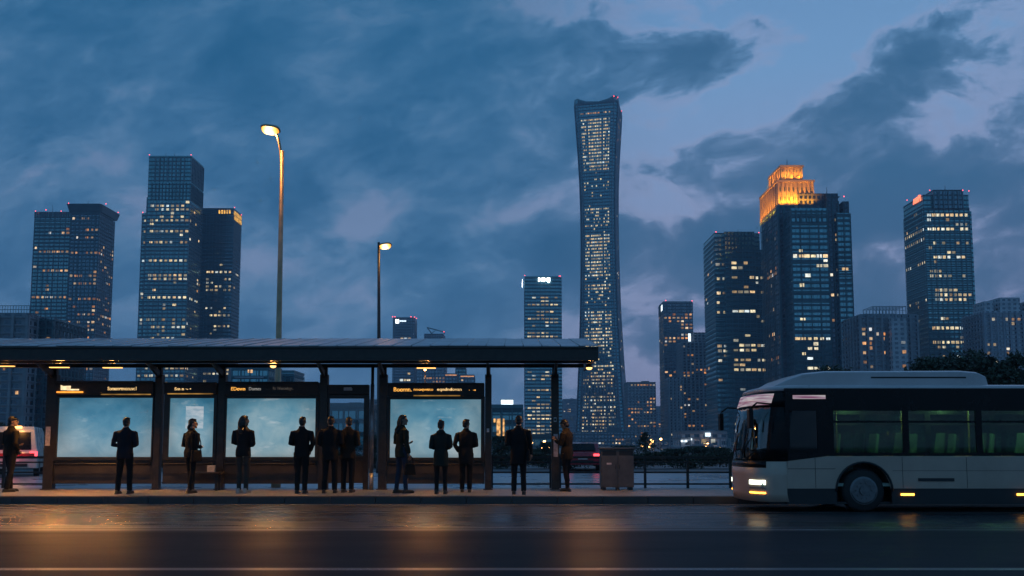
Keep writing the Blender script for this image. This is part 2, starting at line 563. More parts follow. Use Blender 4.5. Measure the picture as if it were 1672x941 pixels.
sun_d = bpy.data.lights.new('sun', 'SUN')
sun_d.energy = 0.03
sun_d.angle = R(20)
sun_d.color = (0.9, 0.75, 0.8)
sun = bpy.data.objects.new('sun', sun_d)
COL.objects.link(sun)
sun.rotation_euler = (R(80), 0, R(180 - 60))

vs_ = scene.view_settings
scene.display_settings.display_device = 'sRGB'
vs_.view_transform = 'Standard'
vs_.look = 'None'
vs_.exposure = 0.0
vs_.gamma = 1.0
vs_.use_curve_mapping = False
scene.render.engine = 'CYCLES'
scene.cycles.use_denoising = True
scene.cycles.sample_clamp_indirect = 3.0
scene.cycles.max_bounces = 6
scene.cycles.volume_bounces = 0
scene.cycles.transparent_max_bounces = 12


def lamp_light(name, loc, energy, color, parent=None, radius=0.08, spot=None, rot=(0, 0, 0), blend=0.6):
    ld = bpy.data.lights.new(name, 'SPOT' if spot else 'POINT')
    ld.energy = energy
    ld.color = color
    ld.shadow_soft_size = radius
    if spot:
        ld.spot_size = R(spot)
        ld.spot_blend = blend
    o = bpy.data.objects.new(name, ld)
    o.location = loc
    o.rotation_euler = rot
    link(o, parent)
    return o


# ------------------------------------------------------------------ ground
def sheet(name, x0, x1, y0, y1, z, mat, nx=1, ny=1):
    mb = MB()
    vs = [(x0, y0, z), (x1, y0, z), (x1, y1, z), (x0, y1, z)]
    mb.add(vs, [(0, 1, 2, 3)])
    o = mb.build(name, mat, fix=False)
    o['kind'] = 'structure'
    return o


def asphalt(name, base, rlo, rhi, bump=0.35, streak=True, spec=0.5, lanes=False):
    m = bpy.data.materials.new(name)
    t = nt(m)
    out = N(t, 'ShaderNodeOutputMaterial')
    b = N(t, 'ShaderNodeBsdfPrincipled')
    t.links.new(b.outputs[0], out.inputs[0])
    g = N(t, 'ShaderNodeNewGeometry').outputs['Position']
    mp = N(t, 'ShaderNodeMapping'); t.links.new(g, mp.inputs[0])
    mp.inputs['Scale'].default_value = (0.22, 0.9, 1.0)
    wet = noise(t, mp.outputs[0], 0.9, 5, 0.6, 0.4)          # wheel tracks and damp patches along the road
    fine = noise(t, g, 45, 3, 0.7)
    grit = noise(t, g, 70, 3, 0.6)
    vor = N(t, 'ShaderNodeTexVoronoi'); vor.inputs['Scale'].default_value = 26; t.links.new(g, vor.inputs['Vector'])
    c = mixc(t, ramp(t, fine, [(0.3, 0.0), (0.7, 1.0)]), [x * 0.6 for x in base], [x * 1.4 for x in base])
    c = mixc(t, ramp(t, wet, [(0.35, 0.0), (0.6, 0.55)]), c, [x * 0.55 for x in base])
    # tar seams and repairs
    cr = N(t, 'ShaderNodeTexVoronoi', feature='DISTANCE_TO_EDGE'); cr.inputs['Scale'].default_value = 0.23
    wv = N(t, 'ShaderNodeVectorMath', operation='ADD')
    nn = N(t, 'ShaderNodeTexNoise'); nn.inputs['Scale'].default_value = 1.1; nn.inputs['Detail'].default_value = 5; t.links.new(g, nn.inputs['Vector'])
    t.links.new(g, wv.inputs[0]); t.links.new(nn.outputs['Color'], wv.inputs[1])
    t.links.new(wv.outputs[0], cr.inputs['Vector'])
    seam = ramp(t, cr.outputs['Distance'], [(0.0, 1.0), (0.006, 0.0)])
    c = mixc(t, math_n(t, 'MULTIPLY', seam, 0.35), c, (0.008, 0.008, 0.009))
    t.links.new(c, b.inputs['Base Color'])
    r = ramp(t, wet, [(0.33, rhi), (0.60, rlo)])
    r = math_n(t, 'MULTIPLY_ADD', fine, 0.12, r)
    if lanes:
        # the kerbside bus lane is worn smooth and holds the damp, the nearer lane is coarse
        sy_ = N(t, 'ShaderNodeSeparateXYZ'); t.links.new(g, sy_.inputs[0])
        near = ramp(t, math_n(t, 'DIVIDE', math_n(t, 'MULTIPLY_ADD', noise(t, mp.outputs[0], 1.5, 3), 0.5, sy_.outputs[1]), 20.0), [(0.66, 1.0), (0.70, 0.0)])
        r = math_n(t, 'MULTIPLY_ADD', near, 0.10, r)
    t.links.new(r, b.inputs['Roughness'])
    b.inputs['Specular IOR Level'].default_value = spec
    h = math_n(t, 'ADD', math_n(t, 'MULTIPLY', vor.outputs['Distance'], 0.6), math_n(t, 'MULTIPLY', grit, 0.5))
    h = math_n(t, 'ADD', h, math_n(t, 'MULTIPLY', noise(t, g, 3.0, 3), 2.0))
    bn = N(t, 'ShaderNodeBump'); bn.inputs['Strength'].default_value = bump; bn.inputs['Distance'].default_value = 0.012
    t.links.new(h, bn.inputs['Height']); t.links.new(bn.outputs[0], b.inputs['Normal'])
    if lanes:
        # stones stand up and shade one another, so the film of water shows only in part
        df = N(t, 'ShaderNodeBsdfDiffuse'); gl = N(t, 'ShaderNodeBsdfGlossy'); fz = N(t, 'ShaderNodeFresnel'); mx = N(t, 'ShaderNodeMixShader')
        fz.inputs[0].default_value = 1.4
        t.links.new(c, df.inputs[0]); t.links.new(bn.outputs[0], df.inputs['Normal'])
        t.links.new(r, gl.inputs['Roughness']); t.links.new(bn.outputs[0], gl.inputs['Normal'])
        wetk = ramp(t, wet, [(0.35, 0.75), (0.62, 1.25)])
        k = math_n(t, 'MULTIPLY', math_n(t, 'MULTIPLY_ADD', near, -0.38, 0.50), wetk)
        t.links.new(math_n(t, 'MULTIPLY', fz.outputs[0], k, clamp=True), mx.inputs[0])
        t.links.new(df.outputs[0], mx.inputs[1]); t.links.new(gl.outputs[0], mx.inputs[2])
        t.links.new(mx.outputs[0], out.inputs[0])
    return m


M['asphalt'] = asphalt('asphalt', (0.026, 0.028, 0.032), 0.17, 0.29, bump=0.3, lanes=True)
M['ground'] = asphalt('ground_asphalt', (0.04, 0.041, 0.044), 0.3, 0.5)
M['far_pave'] = pmat('damp_paving', (0.30, 0.31, 0.33), 0.3, 0, 0.4, 0.3, 0.1, 6)

ZP = 0.17                       # platform height
D_KERB = 19.05
D_BACK = 22.75
sheet('ground', -6000, 6000, -400, 12000, -0.03, M['ground'])
sheet('road', -300, 300, 2.0, D_KERB + 0.02, 0.0, M['asphalt'])
sheet('back_street', -300, 300, D_BACK - 0.02, 42.0, -0.02, M['far_pave'])


def line_mat():
    m = bpy.data.materials.new('worn_road_paint')
    t = nt(m)
    out = N(t, 'ShaderNodeOutputMaterial')
    b = N(t, 'ShaderNodeBsdfPrincipled')
    g = N(t, 'ShaderNodeNewGeometry').outputs['Position']
    mp = N(t, 'ShaderNodeMapping'); t.links.new(g, mp.inputs[0]); mp.inputs['Scale'].default_value = (0.3, 1.0, 1.0)
    n1 = noise(t, mp.outputs[0], 1.2, 6, 0.65)
    n2 = noise(t, g, 30, 4, 0.7)
    wear = ramp(t, math_n(t, 'MULTIPLY_ADD', n2, 0.5, math_n(t, 'MULTIPLY', n1, 0.6)), [(0.32, 1.0), (0.50, 0.0)])
    t.links.new(mixc(t, wear, (0.06, 0.06, 0.062), (0.78, 0.76, 0.72)), b.inputs['Base Color'])
    b.inputs['Roughness'].default_value = 0.42
    t.links.new(b.outputs[0], out.inputs[0])
    return m


M['line'] = line_mat()
mb = MB()
for (py, wd) in ((837.5, 0.20), (861.6, 0.13), (865.8, 0.17), (930.0, 0.17)):
    y = dep(py, 0.0)
    mb.add([(-300, y - wd / 2, 0.004), (300, y - wd / 2, 0.004), (300, y + wd / 2, 0.004), (-300, y + wd / 2, 0.004)], [(0, 1, 2, 3)])
o = mb.build('road_marking', M['line'], fix=False)
o['kind'] = 'structure'


# concrete gutter along the kerb
M['gutter'] = pmat('gutter_concrete', (0.17, 0.155, 0.14), 0.45, 0, 1.5, 0.35, 0.2, 30)
g_ = sheet('gutter_strip', -60, 60, D_KERB - 0.34, D_KERB - 0.004, 0.006, M['gutter'])


# platform and kerb
def paving():
    m = bpy.data.materials.new('platform_paving')
    t = nt(m)
    out = N(t, 'ShaderNodeOutputMaterial')
    b = N(t, 'ShaderNodeBsdfPrincipled')
    g = N(t, 'ShaderNodeNewGeometry').outputs['Position']
    br = N(t, 'ShaderNodeTexBrick')
    br.inputs['Scale'].default_value = 1.0
    br.inputs['Brick Width'].default_value = 0.6
    br.inputs['Row Height'].default_value = 0.3
    br.inputs['Mortar Size'].default_value = 0.008
    br.inputs['Color1'].default_value = (0.36, 0.33, 0.30, 1)
    br.inputs['Color2'].default_value = (0.29, 0.265, 0.25, 1)
    br.inputs['Mortar'].default_value = (0.07, 0.065, 0.06, 1)
    t.links.new(g, br.inputs['Vector'])
    st = noise(t, g, 1.3, 6, 0.65)
    c = mixc(t, ramp(t, st, [(0.4, 0.0), (0.7, 0.7)]), br.outputs['Color'], (0.09, 0.082, 0.078))
    t.links.new(c, b.inputs['Base Color'])
    t.links.new(ramp(t, st, [(0.35, 0.55), (0.65, 0.32)]), b.inputs['Roughness'])
    bn = N(t, 'ShaderNodeBump'); bn.inputs['Strength'].default_value = 0.3; bn.inputs['Distance'].default_value = 0.01
    t.links.new(math_n(t, 'MULTIPLY_ADD', noise(t, g, 60, 3), 0.3, br.outputs['Fac']), bn.inputs['Height'])
    bn.invert = True
    t.links.new(bn.outputs[0], b.inputs['Normal'])
    t.links.new(b.outputs[0], out.inputs[0])
    return m


M['paving'] = paving()
M['kerb'] = pmat('kerb_stone', (0.045, 0.042, 0.041), 0.6, 0, 2.0, 0.35, 0.35, 40)
mb = MB()
mb.box(-60, 60, D_KERB + 0.28, D_BACK, -0.02, ZP)
o = mb.build('pavement', M['paving']); o['kind'] = 'structure'
mb = MB()
x = -40.0
while x < 40:
    mb.box(x, x + 0.988, D_KERB, D_KERB + 0.276, -0.02, ZP + 0.004)
    x += 1.0
o = mb.build('kerb', M['kerb'], bevel=0.012); o['kind'] = 'structure'

# ------------------------------------------------------------------ bus shelter
S = dep(799.5, ZP)               # post line
GAPW = (0.62, 0.78, 0.95)
shelter = empty('bus_shelter', (0, S, ZP))
shelter['label'] = 'long dark metal bus shelter with backlit poster panels along the platform'
shelter['category'] = 'bus shelter'
SH_OFF = Vector((0, S, ZP))


class SP(MB):
    """mesh in world coordinates, stored relative to the shelter's base"""
    def put(self, name, mat, parent=None, bevel=0.0):
        self.v = [(a, b - S, c - ZP) for (a, b, c) in self.v]
        return self.build(name, mat, parent or shelter, bevel)


def sx(px, py=700):
    return at(px, py, S).x


def sz(py):
    return at(500, py, S).z


z_beam0, z_beam1 = sz(600.5), sz(594.5)
posts = [(76, 92), (253, 264), (356, 368), (522, 535), (619, 632), (792, 802.5), (900, 912.5)]
for (a, b) in posts:
    p = SP()
    x0, x1 = sx(a), sx(b)
    p.box(x0, x1, S - 0.09, S + 0.09, ZP, sz(612))
    p.box(x0 + 0.03, x1 - 0.03, S - 0.06, S + 0.06, sz(612), z_beam0)
    p.box(x0 - 0.04, x1 + 0.04, S - 0.12, S + 0.12, ZP, ZP + 0.02)
    # raking bracket reaching forward under the roof
    xm = (x0 + x1) / 2
    p.side = None
    p.add([(xm - .035, S - .06, sz(618)), (xm + .035, S - .06, sz(618)), (xm + .035, S - .06, sz(606)), (xm - .035, S - .06, sz(606)),
           (xm - .035, S - 1.1, sz(593)), (xm + .035, S - 1.1, sz(593)), (xm + .035, S - 1.1, sz(590)), (xm - .035, S - 1.1, sz(590))],
          [(0, 1, 2, 3), (4, 7, 6, 5), (0, 4, 5, 1), (1, 5, 6, 2), (2, 6, 7, 3), (3, 7, 4, 0)])
    po = p.put('post', M['metal_mid'], bevel=0.008)
    if a == 900:
        q = SP(); q.box(sx(903.5), sx(910.5), S - 0.097, S - 0.092, sz(746), sz(709)); q.v = [(u, v - S, z - ZP) for u, v, z in q.v]
        q.build('paper_notice', M['sticker'], po)
        q = SP(); q.box(sx(904), sx(908.5), S - 0.097, S - 0.092, sz(689), sz(682)); q.v = [(u, v - S, z - ZP) for u, v, z in q.v]
        q.build('white_sticker', M['white_label'], po)
        q = SP(); q.box(sx(904.5), sx(908), S - 0.099, S - 0.0975, sz(687.5), sz(683.5)); q.v = [(u, v - S, z - ZP) for u, v, z in q.v]
        q.build('black_mark', M['black'], po)
    if a == 792:
        q = SP(); q.box(sx(795), sx(799), S - 0.097, S - 0.092, sz(706), sz(700)); q.v = [(u, v - S, z - ZP) for u, v, z in q.v]
        q.build('white_sticker', M['white_label'], po)
    if a == 76:
        q = SP(); q.box(sx(78), sx(86), S - 0.097, S - 0.092, sz(728), sz(697)); q.v = [(u, v - S, z - ZP) for u, v, z in q.v]
        q.build('paper_notice', M['sticker'], po)

# roof
D_F, D_R = 19.25, 22.7
zf1, zf0 = at(500, 566, D_F).z, at(500, 589, D_F).z
XR = at(977, 575, D_F).x
XL = -17.0
z_ce = at(500, 588.5, S).z      # soffit level
zr_top = at(500, 552.5, D_R).z
p = SP()
p.box(XL, XR, D_F, D_F + 0.07, zf0, zf1)                                   # front fascia
p.box(XL, XR, D_F - 0.035, D_F - 0.002, zf1 - 0.05, zf1 - 0.004)          # gutter lip
p.box(XR - 0.06, XR, D_F + 0.072, D_R, zf0 + 0.05, zf1 - 0.004)            # end fascia
p.box(XL, XR, D_R - 0.07, D_R - 0.002, z_beam1 + 0.16, zr_top - 0.05)      # rear fascia
fascia = p.put('roof_frame', M['metal_dark'], bevel=0.006)
p = SP()
ZSF, ZSR = zf0 + 0.17, z_ce + 0.17       # soffit follows the pitch


def slope_box(q, x0, x1, y0, y1, h0, h1):
    f = lambda y: ZSF + (ZSR - ZSF) * (y - D_F) / (D_R - D_F)
    vs = [(x, y, f(y) + h) for x in (x0, x1) for y in (y0, y1) for h in (h0, h1)]
    q.add(vs, [(0, 1, 3, 2), (4, 6, 7, 5), (0, 4, 5, 1), (2, 3, 7, 6), (0, 2, 6, 4), (1, 5, 7, 3)])


slope_box(p, XL, XR - 0.062, D_F + 0.072, D_R - 0.072, 0.0, 0.03)
x = XL + 0.3
while x < XR - 0.2:
    slope_box(p, x, x + 0.05, D_F + 0.08, D_R - 0.08, -0.11, -0.003)
    x += 0.62
soffit = p.put('soffit', M['black'])
# pitched seamed sheet
p = SP()
n = int((XR - XL) / 0.42)
for i in range(n):
    xa = XL + (XR - XL) * i / n
    xb = XL + (XR - XL) * (i + 1) / n - 0.02
    dz = random.uniform(-0.006, 0.006)
    vs, fs = [], []
    for k in range(5):
        f = k / 4
        yy = D_F - 0.03 + (D_R - D_F + 0.1) * f
        zc = zf1 + 0.022 + (zr_top - zf1 - 0.022) * f + dz
        for xx in (xa, xb):
            vs += [(xx, yy, zc), (xx, yy, zc - 0.02)]
    for k in range(4):
        b = k * 4
        fs += [(b, b + 2, b + 6, b + 4), (b + 1, b + 5, b + 7, b + 3), (b, b + 4, b + 5, b + 1), (b + 2, b + 3, b + 7, b + 6)]
    fs += [(0, 1, 3, 2), (16, 18, 19, 17)]
    p.add(vs, fs)
p.put('roof_sheet', M['roof_sheet'])
p = SP()
for i in range(n + 1):
    xa = XL + (XR - XL) * i / n - 0.01
    pts = []
    for k in range(5):
        f = k / 4
        pts.append((xa, D_F - 0.03 + (D_R - D_F + 0.1) * f, zf1 + 0.026 + (zr_top - zf1 - 0.022) * f))
    p.tube(pts, 0.011, 5)
p.put('roof_seams', M['grey_pole'])
p = SP()
p.box(XL, XR - 0.10, S - 0.05, S + 0.05, z_beam0, z_beam1)
p.put('rear_beam', M['metal_dark'])
p = SP()
p.box(XL, XR - 0.10, D_F + 0.9, D_F + 1.0, ZSF - 0.14, ZSF - 0.04)
p.put('front_beam', M['metal_dark'])


def ad_screen_mat(name, seed, tone, patch=None):
    m = bpy.data.materials.new(name)
    t = nt(m)
    out = N(t, 'ShaderNodeOutputMaterial')
    b = N(t, 'ShaderNodeBsdfPrincipled')
    b.inputs['Base Color'].default_value = (0.02, 0.02, 0.02, 1)
    b.inputs['Roughness'].default_value = 0.12
    g = N(t, 'ShaderNodeTexCoord').outputs['Object']
    mp = N(t, 'ShaderNodeMapping'); t.links.new(g, mp.inputs[0])
    mp.inputs['Location'].default_value = (seed * 3.7, 0, seed * 1.9)
    mp.inputs['Scale'].default_value = (0.8, 0.8, 1.0)
    n1 = noise(t, mp.outputs[0], 0.75, 3, 0.45, 0.3)
    n2 = noise(t, mp.outputs[0], 2.6, 5, 0.6, 0.6)
    mp2 = N(t, 'ShaderNodeMapping'); t.links.new(g, mp2.inputs[0])
    mp2.inputs['Location'].default_value = (seed * 5.1, 0, seed * 0.7)
    mp2.inputs['Scale'].default_value = (1.0, 1.0, 3.2)
    n3 = noise(t, mp2.outputs[0], 1.5, 4, 0.6)
    sep = N(t, 'ShaderNodeSeparateXYZ'); t.links.new(g, sep.inputs[0])
    zz = math_n(t, 'DIVIDE', math_n(t, 'SUBTRACT', sep.outputs[2], 0.7), 1.55)
    v = math_n(t, 'ADD', math_n(t, 'MULTIPLY_ADD', n2, 0.35, math_n(t, 'MULTIPLY', n1, 0.9)), math_n(t, 'MULTIPLY', zz, -0.28))
    c = ramp(t, v, [(0.20, (0.035, 0.18, 0.30)), (0.38, (0.10, 0.28, 0.40)), (0.54, (0.22, 0.39, 0.48)), (0.72, (0.40, 0.54, 0.60))])
    c = mixc(t, ramp(t, n3, [(0.60, 0.0), (0.72, 0.40)]), c, (0.50, 0.64, 0.70))
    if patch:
        # a pale reflection painted into this poster's glow as a block
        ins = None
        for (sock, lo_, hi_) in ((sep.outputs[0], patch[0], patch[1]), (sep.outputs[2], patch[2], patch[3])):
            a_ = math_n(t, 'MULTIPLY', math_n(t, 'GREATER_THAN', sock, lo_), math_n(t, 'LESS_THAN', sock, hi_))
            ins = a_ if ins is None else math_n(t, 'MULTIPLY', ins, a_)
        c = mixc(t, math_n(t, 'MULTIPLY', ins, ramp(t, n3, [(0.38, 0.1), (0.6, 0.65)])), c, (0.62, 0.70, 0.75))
    hz = ramp(t, zz, [(0.02, 0.75), (0.14, 0.0)])
    c = mixc(t, math_n(t, 'MULTIPLY', hz, ramp(t, n2, [(0.4, 0.2), (0.6, 1.0)])), c, (0.10, 0.20, 0.26))
    c = mixc(t, 1.0, c, tone, 'MULTIPLY')
    t.links.new(c, b.inputs['Emission Color'])
    # tubes behind the sheet: brighter in the middle, falling off at the case's edges
    gn = N(t, 'ShaderNodeTexCoord').outputs['Generated']
    sg = N(t, 'ShaderNodeSeparateXYZ'); t.links.new(gn, sg.inputs[0])
    ex = math_n(t, 'ABSOLUTE', math_n(t, 'SUBTRACT', sg.outputs[0], 0.5))
    ez = math_n(t, 'ABSOLUTE', math_n(t, 'SUBTRACT', sg.outputs[2], 0.5))
    ed = math_n(t, 'ADD', math_n(t, 'POWER', math_n(t, 'MULTIPLY', ex, 2.0), 3.0), math_n(t, 'MULTIPLY', math_n(t, 'POWER', math_n(t, 'MULTIPLY', ez, 2.0), 3.0), 0.8))
    t.links.new(ramp(t, math_n(t, 'ADD', ed, math_n(t, 'MULTIPLY', n1, 0.3)), [(0.0, 0.92), (0.5, 0.78), (1.0, 0.60)]), b.inputs['Emission Strength'])
    t.links.new(b.outputs[0], out.inputs[0])
    return m


def text_mesh(body, size, bold=0.0, extrude=0.004, shear=0.0):
    cu = bpy.data.curves.new('tmp_text', 'FONT')
    cu.body = body
    cu.size = size
    cu.extrude = extrude
    cu.offset = bold
    cu.shear = shear
    o = bpy.data.objects.new('tmp_text', cu)
    COL.objects.link(o)
    dg = bpy.context.evaluated_depsgraph_get()
    me = bpy.data.meshes.new_from_object(o.evaluated_get(dg))
    bpy.data.objects.remove(o)
    bpy.data.curves.remove(cu)
    return me


def put_text(body, name, x0, x1, z0, h, y, mat, parent, base=(0, 0, 0), bold=0.0, rz=0.0, extrude=0.004):
    """lettering stretched to run from x0 to x1, h tall, standing upright facing the road"""
    me = text_mesh(body, 1.0, bold, extrude)
    xs = [v.co.x for v in me.vertices]; ys = [v.co.y for v in me.vertices]
    wx, wy = max(xs) - min(xs), max(ys) - min(ys)
    mx, my = min(xs), min(ys)
    for v in me.vertices:
        a = (v.co.x - mx) / wx * (x1 - x0)
        b = (v.co.y - my) / wy * h
        v.co = Vector((a, -v.co.z, b))
    me.materials.append(mat)
    o = bpy.data.objects.new(name, me)
    o.location = (x0 - base[0], y - base[1], z0 - base[2])
    o.rotation_euler = (0, 0, rz)
    link(o, parent)
    return o


BASE = (0, S, ZP)
# (left, right) frame px, (left, right) screen px, header top/bottom
boxes = [
    dict(fr=(92, 252.5), sc=(97, 250), hd=(624, 646), bot=753, scr=(650, 746.5), seed=1.3, tone=(0.92, 0.93, 0.96)),
    dict(fr=(269, 355.5), sc=(278, 350), hd=(626, 645), bot=752, scr=(650.5, 746.5), seed=2.9, tone=(1.18, 1.06, 1.03)),
    dict(fr=(368.5, 521.5), sc=(371, 516), hd=(625, 646), bot=752, scr=(651, 746.5), seed=4.4, tone=(1.28, 1.09, 1.02)),
    dict(fr=(632.5, 791.5), sc=(637.5, 785.5), hd=(627, 648), bot=753, scr=(652.5, 747.5), seed=6.1, tone=(1.08, 1.0, 0.98)),
]
for i, b in enumerate(boxes):
    x0, x1 = sx(b['fr'][0]), sx(b['fr'][1])
    a0, a1 = sx(b['sc'][0]), sx(b['sc'][1])
    zb, zt = sz(b['bot']), sz(b['hd'][1])
    s0, s1 = sz(b['scr'][1]), sz(b['scr'][0])
    y0, y1 = S - 0.10, S + 0.06
    p = SP()
    p.box(x0, a0, y0, y1, zb, zt); p.box(a1, x1, y0, y1, zb, zt)
    p.box(a0, a1, y0, y1, zb, s0); p.box(a0, a1, y0, y1, s1, zt)
    p.box(a0, a1, S + 0.0, y1 - 0.002, s0, s1)
    fr = p.put('poster_panel', M['metal_dark'] if i != 1 else M['metal_mid'], bevel=0.006)
    q = SP(); q.box(a0 + 0.004, a1 - 0.004, S - 0.06, S - 0.002, s0 + 0.004, s1 - 0.004)
    q.v = [(u, v - S, z - ZP) for u, v, z in q.v]
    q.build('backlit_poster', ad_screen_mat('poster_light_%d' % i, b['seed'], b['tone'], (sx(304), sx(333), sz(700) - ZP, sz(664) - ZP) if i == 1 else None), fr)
    q = SP(); q.box(a0 - 0.02, a1 + 0.02, y0 - 0.012, y0 - 0.002, s0 - 0.075, s0 - 0.05)
    q.v = [(u, v - S, z - ZP) for u, v, z in q.v]
    q.build('trim', M['metal_mid'], fr)
    # header board
    p = SP()
    h0, h1 = sz(b['hd'][1]) + 0.004, sz(b['hd'][0])
    p.box(x0 + 0.01, x1 - 0.01, S - 0.16, S + 0.08, h0, h1)
    p.box(x0 + 0.01, x1 - 0.01, S - 0.20, S - 0.162, h1 - 0.035, h1 + 0.012)
    p.box(x0 + 0.01, x1 - 0.01, S - 0.175, S - 0.162, h0, h0 + 0.035)
    hd = p.put('header_board', M['panel'] if i in (0, 1) else M['metal_dark'], bevel=0.006)
    b['hdr'] = hd
    # kick panel below
    p = SP()
    p.box(x0, x1, S - 0.04, S + 0.03, sz(789), zb - 0.006)
    kp = p.put('kick_panel', M['panel'], bevel=0.005)
    q = SP(); q.box(x0 + 0.02, x1 - 0.02, S - 0.055, S - 0.042, sz(774.5), sz(772.5)); q.box(x0, x1, S - 0.058, S - 0.042, sz(790), sz(787.5))
    q.v = [(u, v - S, z - ZP) for u, v, z in q.v]
    q.build('trim', M['metal_mid'], kp)
    # hand rail in front of the kick panel
    p = SP()
    za = sz(757.5)
    p.tube([(x0 + 0.08, S - 0.06, za), (x0 + 0.08, S - 0.2, za), (x1 - 0.08, S - 0.2, za), (x1 - 0.08, S - 0.06, za)], 0.021, 8)
    p.put('hand_rail', M['metal_mid'])

YL = S - 0.168
for i, (xa, xb) in ((0, (168, 249)), (1, (276, 350)), (3, (676, 752))):
    q = SP(); q.box(sx(xa), sx(xb), S - 0.186, S - 0.1765, sz(boxes[i]['hd'][1] - 0.2), sz(boxes[i]['hd'][1] - 2.0))
    q.v = [(u, v - S, z - ZP) for u, v, z in q.v]
    q.build('light_strip', M['under_glow'], boxes[i]['hdr'])
h = boxes[0]['hdr']
q = SP(); q.box(sx(175), sx(228), S - 0.166, S - 0.162, sz(641), sz(630.5)); q.v = [(u, v - S, z - ZP) for u, v, z in q.v]; q.build('display_board', M['black'], h)
put_text('Somuorovonuvc1', 'lettering', sx(178), sx(225), sz(638.2), sz(632.5) - sz(638.2), YL, M['led_bright'], h, BASE, 0.02)
# bright tilted emblem at the left of the first header
q = SP(); q.side_prism([(sx(102.5), sz(638)), (sx(102), sz(629.8)), (sx(106), sz(631.4)), (sx(118), sz(631)), (sx(117.5), sz(638))], S - 0.19, S - 0.164)
q.v = [(u, v - S, z - ZP) for u, v, z in q.v]; q.build('emblem', M['logo_white'], h)
q = SP(); q.box(sx(113), sx(132.5), S - 0.205, S - 0.194, sz(638.6), sz(636.2)); q.v = [(u, v - S, z - ZP) for u, v, z in q.v]; q.build('emblem', M['logo_white'], h)
q = SP(); q.box(sx(96.5), sx(139), S - 0.21, S - 0.178, sz(642.5), sz(640)); q.v = [(u, v - S, z - ZP) for u, v, z in q.v]; q.build('light_strip', M['logo_orange'], h)
h = boxes[1]['hdr']
q = SP(); q.box(sx(286), sx(318), S - 0.166, S - 0.162, sz(640.5), sz(630)); q.v = [(u, v - S, z - ZP) for u, v, z in q.v]; q.build('display_board', M['black'], h)
put_text('Sm n ·- •', 'lettering', sx(287), sx(314), sz(638.2), sz(633.5) - sz(638.2), YL, M['led_bright'], h, BASE, 0.02)
h = boxes[2]['hdr']
put_text('EDown', 'lettering', sx(379), sx(402), sz(638.6), sz(633) - sz(638.6), YL, M['led_orange'], h, BASE, 0.02)
put_text('Dornes', 'lettering', sx(408), sx(427.5), sz(638.3), sz(633) - sz(638.3), YL, M['led_white'], h, BASE, 0.01)
put_text('· ,  ,', 'lettering', sx(434), sx(441), sz(637), sz(635) - sz(637), YL, M['led_dim'], h, BASE, 0.01)
put_text('Rc Wesonlogn..', 'lettering', sx(447), sx(481), sz(639), sz(632.5) - sz(639), YL, M['led_dim'], h, BASE, 0.01)
h = boxes[3]['hdr']
q = SP(); q.box(sx(640), sx(781), S - 0.166, S - 0.162, sz(643.5), sz(630.5)); q.v = [(u, v - S, z - ZP) for u, v, z in q.v]; q.build('display_board', M['black'], h)
put_text('Boomn.', 'lettering', sx(643.5), sx(673), sz(640.2), sz(633.4) - sz(640.2), YL, M['led_orange'], h, BASE, 0.02)
put_text('nnoqwsto', 'lettering', sx(676), sx(708), sz(640.2), sz(635.2) - sz(640.2), YL, M['led_orange'], h, BASE, 0.02)
put_text('eqndndovan', 'lettering', sx(714), sx(754), sz(640.4), sz(634.2) - sz(640.4), YL, M['led_bright'], h, BASE, 0.02)
put_text('·  ·•', 'lettering', sx(766), sx(777), sz(639), sz(637) - sz(639), YL, M['led_orange'], h, BASE, 0.01)

# open door bay
p = SP()
a, b = sx(535.5), sx(602.5)
p.box(a, sx(537.5), S - 0.05, S + 0.05, ZP, sz(645)); p.box(sx(594), b, S - 0.05, S + 0.05, ZP, sz(645))
p.box(sx(537.5), sx(594), S - 0.05, S + 0.05, sz(651), sz(645)); p.box(sx(537.5), sx(594), S - 0.045, S + 0.045, sz(751), sz(745))
dr = p.put('door_frame', M['metal_mid'], bevel=0.006)
q = SP(); q.box(sx(537.5), sx(594), S - 0.03, S + 0.03, sz(789), sz(751.2)); q.v = [(u, v - S, z - ZP) for u, v, z in q.v]; q.build('lower_panel', M['panel'], dr)
q = SP(); q.box(sx(537.5), sx(594), S - 0.008, S + 0.008, sz(744.8), sz(651.2)); q.v = [(u, v - S, z - ZP) for u, v, z in q.v]; q.build('glass_pane', pane_mat('clear_glass', (0.85, 0.9, 0.92), 0.02), dr)
p = SP(); p.box(a + 0.005, b - 0.005, S - 0.15, S + 0.07, sz(644.8), sz(629))
hb = p.put('header_board', M['panel'], bevel=0.006)
q = SP(); q.side_prism([(sx(562), sz(638.5)), (sx(562), sz(633.5)), (sx(574), sz(633)), (sx(576), sz(635)), (sx(576), sz(638.5))], S - 0.157, S - 0.152)
q.v = [(u, v - S, z - ZP) for u, v, z in q.v]; q.build('emblem', M['white_label'], hb)
# slim steel column beside the door
p = SP()
p.tube([(sx(607.5), S - 0.02, ZP), (sx(607.5), S - 0.02, ZP + 0.42)], 0.06, 14)
p.tube([(sx(607.5), S - 0.02, ZP + 0.42), (sx(607.5), S - 0.02, sz(628))], 0.052, 14)
p.put('steel_column', M['grey_pole'])
p = SP(); p.tube([(sx(607.5), S - 0.02, sz(628)), (sx(607.5), S - 0.02, z_beam0)], 0.04, 12)
p.put('column_head', M['metal_dark'])

# lamps under the roof
WARM = (1.0, 0.43, 0.10)


